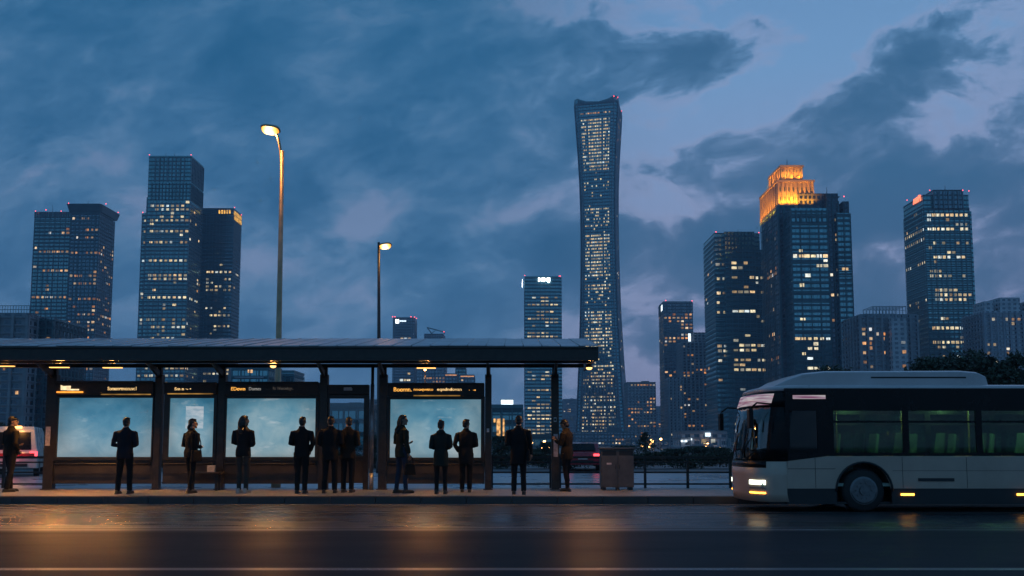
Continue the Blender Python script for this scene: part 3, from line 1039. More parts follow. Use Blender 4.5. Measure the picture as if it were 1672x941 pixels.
def roof_lamp(px, py, Y, kind, power):
    c = at(px, py, Y)
    p = SP()
    if kind == 'round':
        p.rings([(c.z + 0.0, c.x, Y, 0.085, 0.085), (c.z + 0.07, c.x, Y, 0.07, 0.07), (c.z + 0.08, c.x, Y, 0.03, 0.03), (z_ce + 0.02, c.x, Y, 0.03, 0.03)], 14)
        o = p.put('roof_lamp', M['metal_dark'])
        q = MB().ball((c.x, Y - S, c.z - ZP - 0.005), (0.075, 0.075, 0.05), 12, 6)
        q.build('bulb', M['lamp_warm'], o)
    else:
        p.box(c.x - 0.25, c.x + 0.25, Y - 0.05, Y + 0.05, c.z + 0.02, c.z + 0.07)
        p.box(c.x - 0.03, c.x + 0.03, Y - 0.03, Y + 0.03, c.z + 0.07, z_ce + 0.03)
        o = p.put('roof_lamp', M['metal_dark'])
        q = MB().box(c.x - 0.23, c.x + 0.23, Y - 0.04 - S, Y + 0.04 - S, c.z - ZP + 0.002, c.z - ZP + 0.019)
        q.build('lamp_diffuser', M['lamp_strip'], o)
    l = lamp_light('lamp_glow', (c.x, Y - S, c.z - ZP - 0.12), power * 4.6, WARM, o, 0.07, 150, (R(-30), 0, 0), 0.5)
    return o


roof_lamp(962, 600.5, 20.6, 'round', 26)
roof_lamp(97, 601.0, 20.9, 'strip', 60)
roof_lamp(184, 601.5, 20.9, 'strip', 44)
roof_lamp(8, 599.0, 21.1, 'strip', 12)
roof_lamp(446, 597.5, 20.9, 'round', 34)  # added lamp with no real fixture here, makes the warm streak on the road
roof_lamp(696, 602.0, 20.9, 'strip', 34)

# bench with a small pale bag on it
bx0, bx1 = sx(318), sx(376)
bench = empty('bench', ((bx0 + bx1) / 2, S - 0.45, ZP))
tag(bench, 'low dark bench in front of the narrow backlit poster', 'bench')
L = bx1 - bx0
mb = MB()
for k in range(4):
    mb.box(-L / 2, L / 2, -0.2 + k * 0.105, -0.2 + k * 0.105 + 0.09, 0.42, 0.455)
mb.build('seat', M['metal_mid'], bench, bevel=0.005)
for xx in (-L / 2 + 0.12, L / 2 - 0.12):
    mb = MB(); mb.box(xx - 0.03, xx + 0.03, -0.17, 0.17, 0.38, 0.417); mb.box(xx - 0.03, xx + 0.03, -0.15, -0.09, 0, 0.378); mb.box(xx - 0.03, xx + 0.03, 0.09, 0.15, 0, 0.378)
    mb.build('leg', M['metal_dark'], bench)
bag = empty('shopping_bag', (sx(356.5), S - 0.42, ZP + 0.455))
tag(bag, 'small pale shopping bag sitting on the bench', 'bag')
mb = MB(); mb.prism([(-.09, -.06), (.09, -.06), (.09, .06), (-.09, .06)], 0, 0.17, top=[(-.1, -.03), (.1, -.03), (.1, .03), (-.1, .03)])
mb.build('bag_body', pmat('pale_paper', (0.5, 0.46, 0.42), 0.7, 0, 12, 0.3, 0.3), bag, bevel=0.01)
mb = MB(); mb.tube([(-.05, -.03, .165), (-.045, -.03, .225), (0, -.03, .25), (.045, -.03, .225), (.05, -.03, .165)], 0.006, 6)
mb.build('handle', M['black'], bag)

# ------------------------------------------------------------------ railings
D_RAIL = 23.0


def railing(px0, px1, label):
    x0, x1 = at(px0, 760, D_RAIL).x, at(px1, 760, D_RAIL).x
    root = empty('railing', ((x0 + x1) / 2, D_RAIL, 0.0))
    tag(root, label, 'railing', 'pedestrian railings behind the platform')
    zt = at(900, 747.0, D_RAIL).z
    H = x1 - x0
    for (z, r) in ((zt, 0.032), (at(900, 755, D_RAIL).z, 0.02), (at(900, 771.5, D_RAIL).z, 0.022), (at(900, 790.5, D_RAIL).z, 0.022)):
        MB().box(-H / 2, H / 2, -r, r, z - r, z + r).build('rail', M['rail'], root)
    n = max(1, round(H / 1.18))
    for i in range(n + 1):
        xx = -H / 2 + H * i / n
        MB().box(xx - 0.032, xx + 0.032, -0.036, 0.036, -0.03, zt + 0.055).box(xx - 0.07, xx + 0.07, -0.07, 0.07, -0.03, 0.0).build('post', M['rail'], root)
    return root


railing(-60, 74, 'dark railing at the left end, behind the person at the edge')
railing(803, 899, 'dark railing between the last two shelter posts')
railing(914, 1192, 'dark railing running from the last shelter post past the bin to the bus')

# ------------------------------------------------------------------ litter bin
bp = dep(800, ZP)
bx0, bx1 = at(979, 760, bp).x, at(1034, 760, bp).x
W = bx1 - bx0
zt = at(1000, 731, bp).z - ZP
lb = empty('litter_bin', ((bx0 + bx1) / 2, bp, ZP))
tag(lb, 'grey twin-door litter bin beside the end post of the shelter', 'litter bin')
mb = MB(); mb.box(-W / 2 + .02, W / 2 - .02, -0.2, 0.24, 0.07, zt - 0.05)
mb.build('cabinet', M['bin'], lb, bevel=0.012)
mb = MB(); mb.box(-W / 2 - .015, W / 2 + .015, -0.245, 0.27, zt - 0.046, zt)
mb.build('lid', M['bin'], lb, bevel=0.012)
for s in (-1, 1):
    mb = MB(); cx = s * (W / 4 - 0.004)
    mb.box(cx - W / 4 + .028, cx + W / 4 - .012, -0.222, -0.203, 0.09, zt - 0.225)
    d = mb.build('door', M['bin'], lb, bevel=0.006)
    MB().box(cx - s * (W / 4 - 0.05) - .012, cx - s * (W / 4 - 0.05) + .012, -0.24, -0.224, zt * .5, zt * .5 + .1).build('handle', M['metal_dark'], d)
    if s < 0:
        MB().box(cx - .06, cx + .06, -0.226, -0.2235, zt * .6, zt * .6 + .045).build('label', M['sticker'], d)
    MB().box(cx - W / 4 + .05, cx + W / 4 - .03, -0.209, -0.203, zt - 0.19, zt - 0.075).build('opening', M['black'], lb)
for (xx, yy) in ((-W / 2 + .09, -.14), (W / 2 - .09, -.14), (-W / 2 + .09, .16), (W / 2 - .09, .16), (0, -.14)):
    MB().box(xx - .05, xx + .05, yy - .04, yy + .04, 0, 0.068).build('foot', M['metal_dark'], lb)

# ------------------------------------------------------------------ street lamps
def street_lamp(pxb, hx, hy, topx, topy, Y, matp, label, lamp_pow, head, armx=None):
    base = at(pxb, 727, Y)
    head_c = at(hx, hy, Y)
    top = at(topx, topy, Y)
    root = empty('street_lamp', (base.x, Y, -0.02))
    tag(root, label, 'street lamp', 'tall street lamps behind the shelter')
    o = Vector((base.x, Y, -0.02))
    hc, tp = head_c - o, top - o
    mb = MB()
    mid = Vector((0, 0, 0)).lerp(tp, 0.55)
    mb.tube([(0, 0, 0), (0, 0, 0.5), (0, 0, 0.52), mid, tp], [0.15, 0.15, 0.115, 0.085, 0.062], 14)
    mb.build('pole', matp, root)
    mb = MB()
    low = Vector((tp.x * 0.985, 0, tp.z - 1.25 * head))
    end = hc + Vector((0.16 * (1 if tp.x > hc.x else -1), 0, -0.02))
    c1 = Vector((tp.x, 0, tp.z - 0.35 * head)); c2 = Vector((tp.x * 0.8 + end.x * 0.2, 0, tp.z * 0.45 + end.z * 0.55))
    pts = []
    for k in range(15):
        f = k / 14
        pts.append(low * (1 - f) ** 3 + c1 * (3 * f * (1 - f) ** 2) + c2 * (3 * f * f * (1 - f)) + end * f ** 3)
    mb.tube(pts, [0.058 - 0.022 * k / 14 for k in range(15)], 10)
    mb.build('arm', matp, root)
    mb = MB()
    mb.rings([(0.02, 0, 0, 0.30, 0.16), (0.06, 0, 0, 0.33, 0.18), (0.12, 0, 0, 0.28, 0.15), (0.15, 0, 0, 0.12, 0.07)], 20, power=3)
    hd = mb.build('lamp_head', M['lamp_pole'], root)
    hd.location = hc
    hd.rotation_euler = (R(-24), R(8 if tp.x > hc.x else -8), 0)
    q = MB().rings([(-0.10, 0, 0, 0.17, 0.10), (-0.08, 0, 0, 0.22, 0.13), (-0.03, 0, 0, 0.27, 0.145), (0.018, 0, 0, 0.285, 0.15)], 20, power=3)
    gl = q.build('lamp_glass', M['lamp_glass'], hd)
    lamp_light('lamp_glow', (0, 0, -0.16), lamp_pow, WARM, hd, 0.12)
    return root


street_lamp(452.0, 441, 213, 461, 247, 27.0, M['lamp_pole'], 'tall tan street lamp with a curved arm and glowing square head, nearer of the two', 190, 1.0)
street_lamp(619.5, 629, 402.5, 618.5, 396, 41.0, M['lamp_dark'], 'slim dark street lamp with a short bracket, farther of the two', 40, 0.8)

# ------------------------------------------------------------------ people
SKIN = pmat('skin', (0.30, 0.18, 0.13), 0.5, 0, 8, 0.12)
HAIR = pmat('black_hair', (0.012, 0.010, 0.010), 0.45, 0, 30, 0.4, 0.3, 90)
EYE = pmat('dark_eye', (0.01, 0.01, 0.01), 0.2, 0, 8, 0.1)


def cloth(name, col, rough=0.85):
    m = pmat(name, col, rough, 0, 7, 0.25, 0.25, 160, spec=0.25)
    return m


CL = {
    'black': cloth('black_cloth', (0.008, 0.008, 0.009)),
    'navy': cloth('navy_cloth', (0.009, 0.011, 0.019)),
    'charcoal': cloth('charcoal_cloth', (0.012, 0.012, 0.013)),
    'brown': cloth('brown_cloth', (0.017, 0.013, 0.009)),
    'olive': cloth('olive_cloth', (0.014, 0.019, 0.013)),
    'green': cloth('green_cloth', (0.009, 0.018, 0.016)),
    'jeans': cloth('blue_denim', (0.022, 0.034, 0.058)),
    'grey': cloth('grey_brown_cloth', (0.05, 0.041, 0.036)),
    'shoe': pmat('black_leather', (0.015, 0.014, 0.013), 0.4, 0, 9, 0.3),
    'pale': pmat('pale_canvas', (0.42, 0.38, 0.34), 0.7, 0, 9, 0.2),
}


def hand(mb, wrist, fwd, palm_n, side):
    """palm, four unequal curled fingers and a thumb, growing out of the wrist"""
    f = Vector(fwd).normalized()
    n = Vector(palm_n); n = (n - f * n.dot(f)).normalized()
    s = f.cross(n) * side
    wv = Vector(wrist)
    mb.tube([wv - f * 0.02, wv + f * 0.03, wv + f * 0.085], [0.026, 0.036, 0.034], 8, 0.55)
    for k, ln in enumerate((0.068, 0.078, 0.072, 0.056)):
        b = wv + f * 0.075 + s * (0.026 - 0.0175 * k)
        p1 = b + f * ln * 0.5 + n * 0.008
        p2 = p1 + (f * 0.8 + n * 0.6).normalized() * ln * 0.32
        p3 = p2 + (f * 0.4 + n * 0.9).normalized() * ln * 0.26
        mb.tube([b - f * 0.012, b + f * 0.01, p1, p2, p3], [0.0095, 0.0095, 0.0088, 0.008, 0.006], 6)
    b = wv + f * 0.03 + s * 0.026
    mb.tube([b - s * 0.01, b + s * 0.018 + f * 0.022 + n * 0.006, b + s * 0.024 + f * 0.05 + n * 0.016, b + s * 0.02 + f * 0.07 + n * 0.024], [0.012, 0.0115, 0.0095, 0.007], 6)


def rotz(p, a, c=(0, 0)):
    x, y = p[0] - c[0], p[1] - c[1]
    return Vector((c[0] + x * math.cos(a) - y * math.sin(a), c[1] + x * math.sin(a) + y * math.cos(a), p[2]))


SEED = [0]


def person(px, foot_py, head_py, yaw, label, top='black', legs='black', shoes='shoe', hem=0.80, wide=1.0, sex='m', hair='short',
           head_turn=0.0, stance=0.10, step=0.0, arms='front', bag=None, head_down=0.0, flare=1.0, lean=0.0, collar=True, hood=False):
    SEED[0] += 1
    seed = SEED[0]
    rnd = random.Random(seed * 31)
    D = dep(foot_py, ZP)
    base = at(px, 745, D)
    Hm = at(px, head_py, D).z - ZP
    k = Hm / 1.745
    root = empty('person', (base.x, D, ZP), R(yaw))
    root.scale = (k, k, k)
    tag(root, label, 'person', 'people waiting at the bus shelter')
    fem = sex == 'f'
    sw = (0.178 if fem else 0.198) * wide          # shoulder joint
    hw = 0.095 if fem else 0.09                     # hip joint
    foot = {}
    for s in (-1, 1):
        foot[s] = Vector((s * stance + rnd.uniform(-.01, .01), s * step, 0.0))
    kn = {s: Vector((s * (hw * 0.45 + stance * 0.55), s * step * 0.5 + 0.02, 0.49)) for s in (-1, 1)}
    hip = {s: Vector((s * hw, 0, 0.90)) for s in (-1, 1)}
    shp = {s: Vector((s * sw, -0.005 + lean, 1.392 - (0.01 if fem else 0))) for s in (-1, 1)}
    elb, wr, fw = {}, {}, {}
    for s in (-1, 1):
        mode = arms if isinstance(arms, str) else arms[0 if s < 0 else 1]
        if mode == 'front':
            elb[s] = Vector((s * (sw + 0.042 + rnd.uniform(0, .02)), -0.035, 1.125 + rnd.uniform(-.015, .015)))
            wr[s] = Vector((s * 0.105, 0.20, 1.08 + rnd.uniform(-.02, .05)))
            fw[s] = Vector((-s * 0.8, 0.5, 0.15))
        elif mode == 'phone':
            elb[s] = Vector((s * (sw + 0.05), 0.03, 1.13))
            wr[s] = Vector((s * 0.10, 0.26, 1.22))
            fw[s] = Vector((-s * 0.5, 0.6, 0.5))
        elif mode == 'pocket':
            elb[s] = Vector((s * (sw + 0.075), -0.05, 1.14))
            wr[s] = Vector((s * (sw - 0.02), 0.09, 0.96))
            fw[s] = Vector((-s * 0.3, 0.4, -0.8))
        else:
            elb[s] = Vector((s * (sw + 0.045), -0.02, 1.12))
            wr[s] = Vector((s * (sw + 0.05), 0.05, 0.87))
            fw[s] = Vector((0, 0.15, -1))
    hc = Vector((0, 0.025 + lean * 1.3 + head_down * 0.04, 1.625 - head_down * 0.02))
    ht = R(head_turn)

    def H(p):
        q = Vector(p)
        if head_down:
            a = -R(24) * head_down
            q = Vector((q.x, q.y * math.cos(a) - q.z * math.sin(a), q.y * math.sin(a) + q.z * math.cos(a)))
        return hc + rotz(q, ht)

    def Ball(mb, c, r, n=12, m=9):
        b = MB().ball((0, 0, 0), r, n, m)
        b.v = [tuple(H(Vector(v) + Vector(c))) for v in b.v]
        mb.add(b.v, b.f, True)

    # -- body: one skin
    mb = MB()
    mb.rings([(0.86, 0, 0, .14, .10), (0.95, 0, -.005, .165, .115), (1.06, 0, 0, .135, .095), (1.2, 0, lean * .5, .15, .105), (1.33, 0, lean * .8, .165, .10), (1.40, 0, lean, sw * .85, .075), (1.45, 0, lean, .08, .06)], 18)
    mb.tube([(0, lean, 1.42), (0, lean + .005, 1.49), tuple(hc + Vector((0, -.01, -.04)))], [.062, .054, .052], 12)
    for s in (-1, 1):
        mb.tube([hip[s] + Vector((0, 0, .02)), kn[s], foot[s] + Vector((0, 0, .09))], [.082, .052, .037], 10)
        mb.tube([foot[s] + Vector((0, -.05, .045)), foot[s] + Vector((0, .05, .04)), foot[s] + Vector((s * .012, .16, .025))], [.035, .036, .022], 8, 0.8)
        mb.tube([shp[s], elb[s], wr[s]], [.050, .037, .027], 10)
    Ball(mb, (0, -.005, .02), (.074, .094, .10))
    Ball(mb, (0, .022, -.045), (.056, .066, .065))
    Ball(mb, (0, .075, -.085), (.026, .024, .022), 8, 6)
    Ball(mb, (0, .098, -.012), (.013, .02, .026), 8, 6)
    Ball(mb, (0, .086, .022), (.05, .016, .012), 8, 6)
    Ball(mb, (0, .088, -.05), (.024, .01, .009), 8, 6)
    for s in (-1, 1):
        Ball(mb, (s * .074, -.004, -.005), (.011, .02, .031), 8, 6)
    me = remeshed(mb, 0.0095, 2)
    # hands join the wrists of the same mesh; eyes get their own dark material
    hb = MB()
    for s in (-1, 1):
        hand(hb, wr[s], fw[s], (0, 0.2, 1) if fw[s].z > -0.5 else (-s, 0.3, 0), s)
    for s in (-1, 1):
        b = MB().ball((0, 0, 0), (.011, .008, .009), 8, 6)
        hb.add([tuple(H(Vector(v) + Vector((s * .03, .086, .004)))) for v in b.v], b.f, True, mi=1)
    hm = hb.mesh('tmp')
    bm = bmesh.new(); bm.from_mesh(me)
    bm.from_mesh(hm)
    bm.to_mesh(me); bm.free(); bpy.data.meshes.remove(hm)
    me.materials.append(SKIN); me.materials.append(EYE)
    link(bpy.data.objects.new('body', me), root)

    # -- trousers
    mb = MB()
    mb.rings([(0.83, 0, 0, .145, .105), (0.93, 0, -.01, .172, .128), (1.03, 0, 0, .15, .112)], 16)
    for s in (-1, 1):
        slim = 0.86 if fem else 1.0
        mb.tube([hip[s] + Vector((0, -.005, .03)), hip[s].lerp(kn[s], .5), kn[s], kn[s].lerp(foot[s], .5) + Vector((0, -.015, .02)), foot[s] + Vector((0, -.01, .07))],
                [.098 * slim, .085 * slim, .068 * slim, .064 * slim, .058 * slim], 12)
    me = remeshed(mb, 0.013, 2, 0.007, 11, seed)
    me.materials.append(CL[legs])
    link(bpy.data.objects.new('trousers', me), root)

    # -- shoes
    for s in (-1, 1):
        mb = MB()
        f = foot[s]
        mb.tube([f + Vector((0, -.085, .045)), f + Vector((0, -.05, .05)), f + Vector((s * .004, .06, .042)), f + Vector((s * .012, .15, .034)), f + Vector((s * .014, .19, .028))],
                [.034, .044, .046, .043, .022], 10, 0.82)
        mb.tube([f + Vector((0, -.03, .05)), f + Vector((0, -.02, .11))], [.043, .042], 10)
        mb.box(f.x - .04, f.x + .044, f.y - .095, f.y + .18, 0.0, .022)
        me = remeshed(mb, 0.008, 2)
        me.materials.append(CL[shoes])
        link(bpy.data.objects.new('shoe', me), root)

    # -- coat
    mb = MB()
    cx = sw / 0.198
    secs = [(hem, 0, 0, .175 * flare * (cx * .5 + .5), .138 * flare), (hem + 0.02, 0, 0, .178 * flare * (cx * .5 + .5), .14 * flare),
            (max(0.95, hem + 0.05), 0, -.005, .176 * (flare * .6 + .4) * (cx * .5 + .5), .14), (1.08, 0, 0, (.150 if fem else .168) * cx, .122),
            (1.22, 0, lean * .5, .178 * cx, .132), (1.33, 0, lean * .8, .196 * cx, .126), (1.395, 0, lean, .196 * cx, .108), (1.432, 0, lean, .160 * cx, .092), (1.462, 0, lean, .110 * cx, .08), (1.495, 0, lean, .070, .066)]
    mb.rings(secs, 20, power=2.25)
    for s in (-1, 1):
        u = shp[s]
        cuff = elb[s].lerp(wr[s], 0.93)
        mb.tube([u + Vector((-s * .05, 0, .0)), u + Vector((s * .012, 0, -.012)), u.lerp(elb[s], .5) + Vector((s * .006, 0, 0)), elb[s], elb[s].lerp(wr[s], .5), cuff],
                [.056, .066, .064, .058, .052, .045], 12)
    if collar:
        mb.tube([(0, lean - .006, 1.45), (0, lean - .008, 1.525)], [.078, .069], 14)
    if hood:
        mb.ball((0, lean - .075, 1.46), (.115, .06, .065), 12, 8)
    me = remeshed(mb, 0.013, 2, 0.011, 9, seed + 3)
    me.materials.append(CL[top])
    coat = link(bpy.data.objects.new('coat', me), root)

    # -- hair
    mb = MB()
    Ball(mb, (0, -.018, .038), (.082, .092, .094), 14, 10)
    if hair == 'short':
        Ball(mb, (0, -.055, -.025), (.066, .05, .06))
        Ball(mb, (.01, .03, .098), (.062, .06, .03), 10, 8)
    elif hair == 'cap':
        Ball(mb, (0, -.03, .03), (.088, .092, .095))
        Ball(mb, (0, -.06, -.04), (.072, .055, .06))
        Ball(mb, (0, .05, .06), (.075, .055, .03))
    elif hair == 'bun':
        Ball(mb, (0, -.055, -.02), (.07, .05, .062))
        Ball(mb, (0, -.05, .118), (.042, .042, .038))
        Ball(mb, (0, .02, .09), (.07, .06, .035))
    elif hair == 'tied':
        Ball(mb, (0, -.055, -.02), (.072, .052, .065))
        Ball(mb, (0, -.09, -.09), (.045, .04, .07))
        Ball(mb, (0, .02, .09), (.07, .06, .035))
    elif hair == 'long':
        Ball(mb, (0, .02, .09), (.07, .062, .035))
        pts = [H((0, -.05, .05)), H((0, -.075, -.04)), H((0, -.08, -.13)), Vector((0, lean - .115, 1.40)) + (H((0, -.02, 0)) - hc), Vector((0, lean - .125, 1.33)) + (H((0, -.02, 0)) - hc)]
        mb.tube(pts, [.075, .083, .078, .066, .035], 12, 0.72)
        for s in (-1, 1):
            mb.tube([H((s * .062, -.03, .05)), H((s * .074, -.03, -.04)), H((s * .066, -.04, -.13))], [.03, .028, .018], 8)
    me = remeshed(mb, 0.010, 1, 0.004, 30, seed)
    me.materials.append(HAIR)
    link(bpy.data.objects.new('hair', me), root)

    if bag:
        M_ = root.matrix_basis.copy()
        wm = Matrix.Translation(root.location) @ Matrix.Rotation(R(yaw), 4, 'Z') @ Matrix.Scale(k, 4)
        kind, s, blabel, bmat = bag
        if kind == 'hand':
            p = wr[s] + Vector((s * 0.01, 0.02, -0.06))
            br = empty('handbag', wm @ p, R(yaw))
            q = MB(); q.tube([(0, -.09, -.17), (0, -.07, -.02), (0, 0, .02), (0, .07, -.02), (0, .09, -.17)], 0.009, 8)
            q.build('handle', CL[bmat], br)
            q = MB(); q.prism([(-.045, -.15), (.045, -.15), (.045, .15), (-.045, .15)], -.42, -.15, top=[(-.025, -.12), (.025, -.12), (.025, .12), (-.025, .12)])
            q.build('bag_body', CL[bmat], br, bevel=0.02)
        else:
            p = Vector((s * (hw + .125), -0.03, 0.88))
            br = empty('shoulder_bag', wm @ p, R(yaw))
            q = MB(); q.prism([(-.05, -.15), (.05, -.15), (.05, .15), (-.05, .15)], -.14, .13, top=[(-.03, -.13), (.03, -.13), (.03, .13), (-.03, .13)])
            q.build('bag_body', CL[bmat], br, bevel=0.025)
            q = MB(); q.tube([(-s * .01, -.12, .12), (-s * .03, -.13, .3), (-s * .09, -.08, .55), (-s * .1, .03, .585), (-s * .07, .11, .5), (-s * .02, .13, .3), (0, .12, .12)], 0.012, 6)
            q.build('strap', CL[bmat], br)
        tag(br, blabel, 'bag')
    return root


person(17, 803.5, 680.5, -32, 'person in a brown jacket at the left edge of the photo, before the railing', 'brown', 'black', hem=0.84, hair='cap', head_turn=-45, stance=.11, step=-.10, arms=('front', 'pocket'), wide=.97)
person(204, 806.5, 682, 4, 'person in a dark navy jacket, feet apart before the widest left poster', 'navy', 'black', hem=0.80, hair='short', stance=.14, arms='front', wide=1.0)
person(312, 805.5, 684, -30, 'person with tied hair and a shoulder bag before the narrow poster', 'charcoal', 'black', hem=0.84, sex='f', hair='tied', head_turn=-38, stance=.10, step=-.09, arms='front', wide=1.06, shoes='shoe', bag=('shoulder', 1, 'dark shoulder bag on the person before the narrow poster', 'black'))
person(397, 805.5, 679, -6, 'person with long hair and pale shoes in grey slim trousers', 'charcoal', 'grey', hem=0.83, sex='f', hair='long', head_turn=-42, stance=.085, arms='front', wide=1.02, shoes='pale')
person(492.5, 806, 681, 2, 'person in a short black jacket at the right side of the third poster', 'black', 'black', hem=0.82, hair='short', stance=.085, arms=('front', 'pocket'), wide=.96)
person(539, 805.5, 680, 6, 'person in a wide black coat standing before the glass door bay', 'black', 'black', hem=0.74, hair='short', stance=.12, arms='front', wide=1.06)
person(568, 804.5, 681.5, -6, 'person in a brown-sleeved jacket close beside the wide black coat', 'brown', 'black', hem=0.78, hair='short', head_turn=40, stance=.10, arms='front', wide=1.0)
person(656, 805.5, 678, -52, 'person with long hair, green jacket and blue jeans holding a handbag', 'olive', 'jeans', hem=0.80, sex='f', hair='long', head_turn=-38, stance=.09, step=.07, arms=('front', 'down'), wide=1.0, bag=('hand', 1, 'small brown handbag held by the person in jeans', 'brown'))
person(720, 807, 687, -3, 'short person in a dark green coat with hair in a bun', 'green', 'black', hem=0.66, sex='f', hair='bun', head_turn=-20, stance=.10, arms='front', wide=1.06, flare=1.02, hood=True)
person(761, 804, 685, 0, 'person with short hair in a dark coat at the right poster edge', 'charcoal', 'black', hem=0.68, hair='short', head_turn=-35, stance=.09, arms=('pocket', 'front'), wide=.98)
person(847, 807.5, 679, -4, 'broad person in a long black coat before the open railing', 'black', 'black', hem=0.66, hair='short', stance=.11, arms=('front', 'down'), wide=1.08, bag=('shoulder', 1, 'black bag at the hip of the broad person in the long coat', 'black'))
person(925.5, 802.5, 684, 58, 'person in an olive brown jacket looking down beside the last shelter post', 'brown', 'black', hem=0.76, sex='f', hair='cap', stance=.08, step=.05, arms='phone', wide=1.05, head_down=0.9)

# ------------------------------------------------------------------ the bus
BX, BN, BF = 4.72, 16.78, 18.9
BL = 15.5
bus = empty('city_bus', (BX, (BN + BF) / 2, 0))
tag(bus, 'white city bus with a black window band and roof pod at the platform', 'bus')
BUS_WARM_LIT = pmat('bus_paint_warm_light', (0.47, 0.325, 0.25), 0.36, 0, 1.2, 0.12, 0.02, 20, coat=0.3)  # white body, with warm street-lamp light mixed into the paint colour
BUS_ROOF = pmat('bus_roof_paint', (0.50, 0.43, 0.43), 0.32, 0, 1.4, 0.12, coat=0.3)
BUS_BLACK = pmat('bus_black_gloss', (0.005, 0.005, 0.006), 0.3, 0, 2, 0.3, spec=0.2)
BUS_SKIRT = pmat('bus_skirt', (0.016, 0.016, 0.017), 0.5, 0, 3, 0.3)
BUS_INT = pmat('bus_interior', (0.26, 0.34, 0.28), 0.6, 0, 2, 0.25)
SEAT = pmat('bus_seat_fabric', (0.05, 0.10, 0.09), 0.8, 0, 14, 0.35)
TINT = pane_mat('bus_tinted_glass', (0.42, 0.58, 0.44), 0.0)
WIND = pane_mat('bus_windscreen', (0.62, 0.68, 0.68), 0.12)
TYRE = pmat('tyre_rubber', (0.018, 0.018, 0.018), 0.75, 0, 12, 0.3, 0.2)
RIM = pmat('wheel_rim', (0.16, 0.16, 0.165), 0.4, 0.7, 9, 0.25)
LEDG = emat('headlight', (0.86, 1.0, 0.80), 3.5)
AMB = emat('amber_marker', (1.0, 0.42, 0.05), 6.0)
yc = (BN + BF) / 2


class BP(MB):
    def put(self, name, mat, parent=None, bevel=0.0):
        self.v = [(a - BX, b - yc, c) for (a, b, c) in self.v]
        return self.build(name, mat, parent or bus, bevel)


def plan(off=0.0, dx=0.0):
    """front end of the bus seen from above, near side round to far side, moved in by off"""
    w2 = (BF - BN) / 2
    out = []
    for (x, y) in ((0.62, -w2), (0.42, -w2), (0.22, -w2 + .045), (0.09, -w2 + .15), (0.0, -w2 + .38), (-0.06, -w2 * .38), (-0.075, 0), (-0.06, w2 * .38), (0.0, w2 - .38), (0.09, w2 - .15), (0.22, w2 - .045), (0.42, w2), (0.62, w2)):
        s = 1 - off / w2
        out.append((BX + x + dx + off, yc + y * s))
    return out


def wrap(i0, i1, levels, mat, name, parent=None, th=0.04, close=None):
    """a skin wrapped round the front between plan points i0..i1, levels = [(z, dx, off)]"""
    b = BP()
    outer = [[(x, y, z) for (x, y) in plan(off, dx)[i0:i1 + 1]] for (z, dx, off) in levels]
    inner = [[(x, y, z) for (x, y) in plan(off + th, dx)[i0:i1 + 1]] for (z, dx, off) in levels]
    n = i1 - i0 + 1
    vs, fs = [], []
    for rows in (outer, inner):
        for r in rows:
            vs += r
    m = len(levels)
    o = m * n
    for j in range(m - 1):
        for i in range(n - 1):
            q = (j * n + i, j * n + i + 1, (j + 1) * n + i + 1, (j + 1) * n + i)
            fs.append(q)
            fs.append(tuple(o + k for k in reversed(q)))
    for i in range(n - 1):
        fs.append((i + 1, i, o + i, o + i + 1))
        a = (m - 1) * n
        fs.append((a + i, a + i + 1, o + a + i + 1, o + a + i))
    for j in range(m - 1):
        fs.append((j * n, (j + 1) * n, o + (j + 1) * n, o + j * n))
        fs.append(((j + 1) * n - 1, o + (j + 1) * n - 1, o + (j + 2) * n - 1, (j + 2) * n - 1))
    b.add(vs, fs, True)
    ob = b.put(name, mat, parent)
    return ob


ZB, ZBELT, ZWT, ZRF = 0.33, 1.085, 2.06, 2.41
wrap(0, 12, [(0.20, 0.03, 0.0), (0.36, 0.0, 0.0), (0.7, 0.0, 0.0), (0.98, 0.02, 0.0)], BUS_WARM_LIT, 'front_panel')
wrap(2, 10, [(0.985, 0.022, 0.004), (1.25, 0.035, 0.006), (1.7, 0.08, 0.012), (2.04, 0.13, 0.02)], WIND, 'windscreen', th=0.012)
wrap(0, 12, [(2.045, 0.13, 0.02), (2.2, 0.16, 0.03), (2.36, 0.22, 0.045)], BUS_BLACK, 'front_header')
wrap(2, 10, [(0.86, 0.016, -0.006), (0.983, 0.02, -0.006)], BUS_BLACK, 'front_grille', th=0.008)
# A pillars
for (i0, i1) in ((0, 2), (10, 12)):
    wrap(i0, i1, [(0.985, 0.022, 0.002), (1.25, 0.035, 0.004), (1.7, 0.08, 0.010), (2.04, 0.13, 0.018)], BUS_BLACK, 'corner_pillar')
# destination display behind the header glass
disp_mat = bpy.data.materials.new('destination_leds')
t = nt(disp_mat)
out = N(t, 'ShaderNodeOutputMaterial'); b = N(t, 'ShaderNodeBsdfPrincipled'); t.links.new(b.outputs[0], out.inputs[0])
b.inputs['Base Color'].default_value = (0.02, 0.02, 0.02, 1)
g = N(t, 'ShaderNodeTexCoord').outputs['Object']
mp = N(t, 'ShaderNodeMapping'); t.links.new(g, mp.inputs[0]); mp.inputs['Scale'].default_value = (1, 1.2, 26)
nz = noise(t, mp.outputs[0], 1.4, 3)
t.links.new(ramp(t, nz, [(0.35, (0.35, 0.12, 0.24)), (0.5, (0.62, 0.46, 0.56)), (0.62, (0.85, 0.8, 0.82)), (0.75, (0.8, 0.3, 0.45))]), b.inputs['Emission Color'])
b.inputs['Emission Strength'].default_value = 0.5
wrap(2, 10, [(2.09, 0.125, 0.014), (2.31, 0.19, 0.024)], disp_mat, 'destination_display', th=0.006)

BP().box(BX + 0.78, BX + 1.42, BN - 0.006, BN + 0.004, 2.20, 2.275).put('side_display', disp_mat)

# lower side with wheel arches
WX1, WX2 = BX + 2.12, BX + 8.6
WR = 0.42


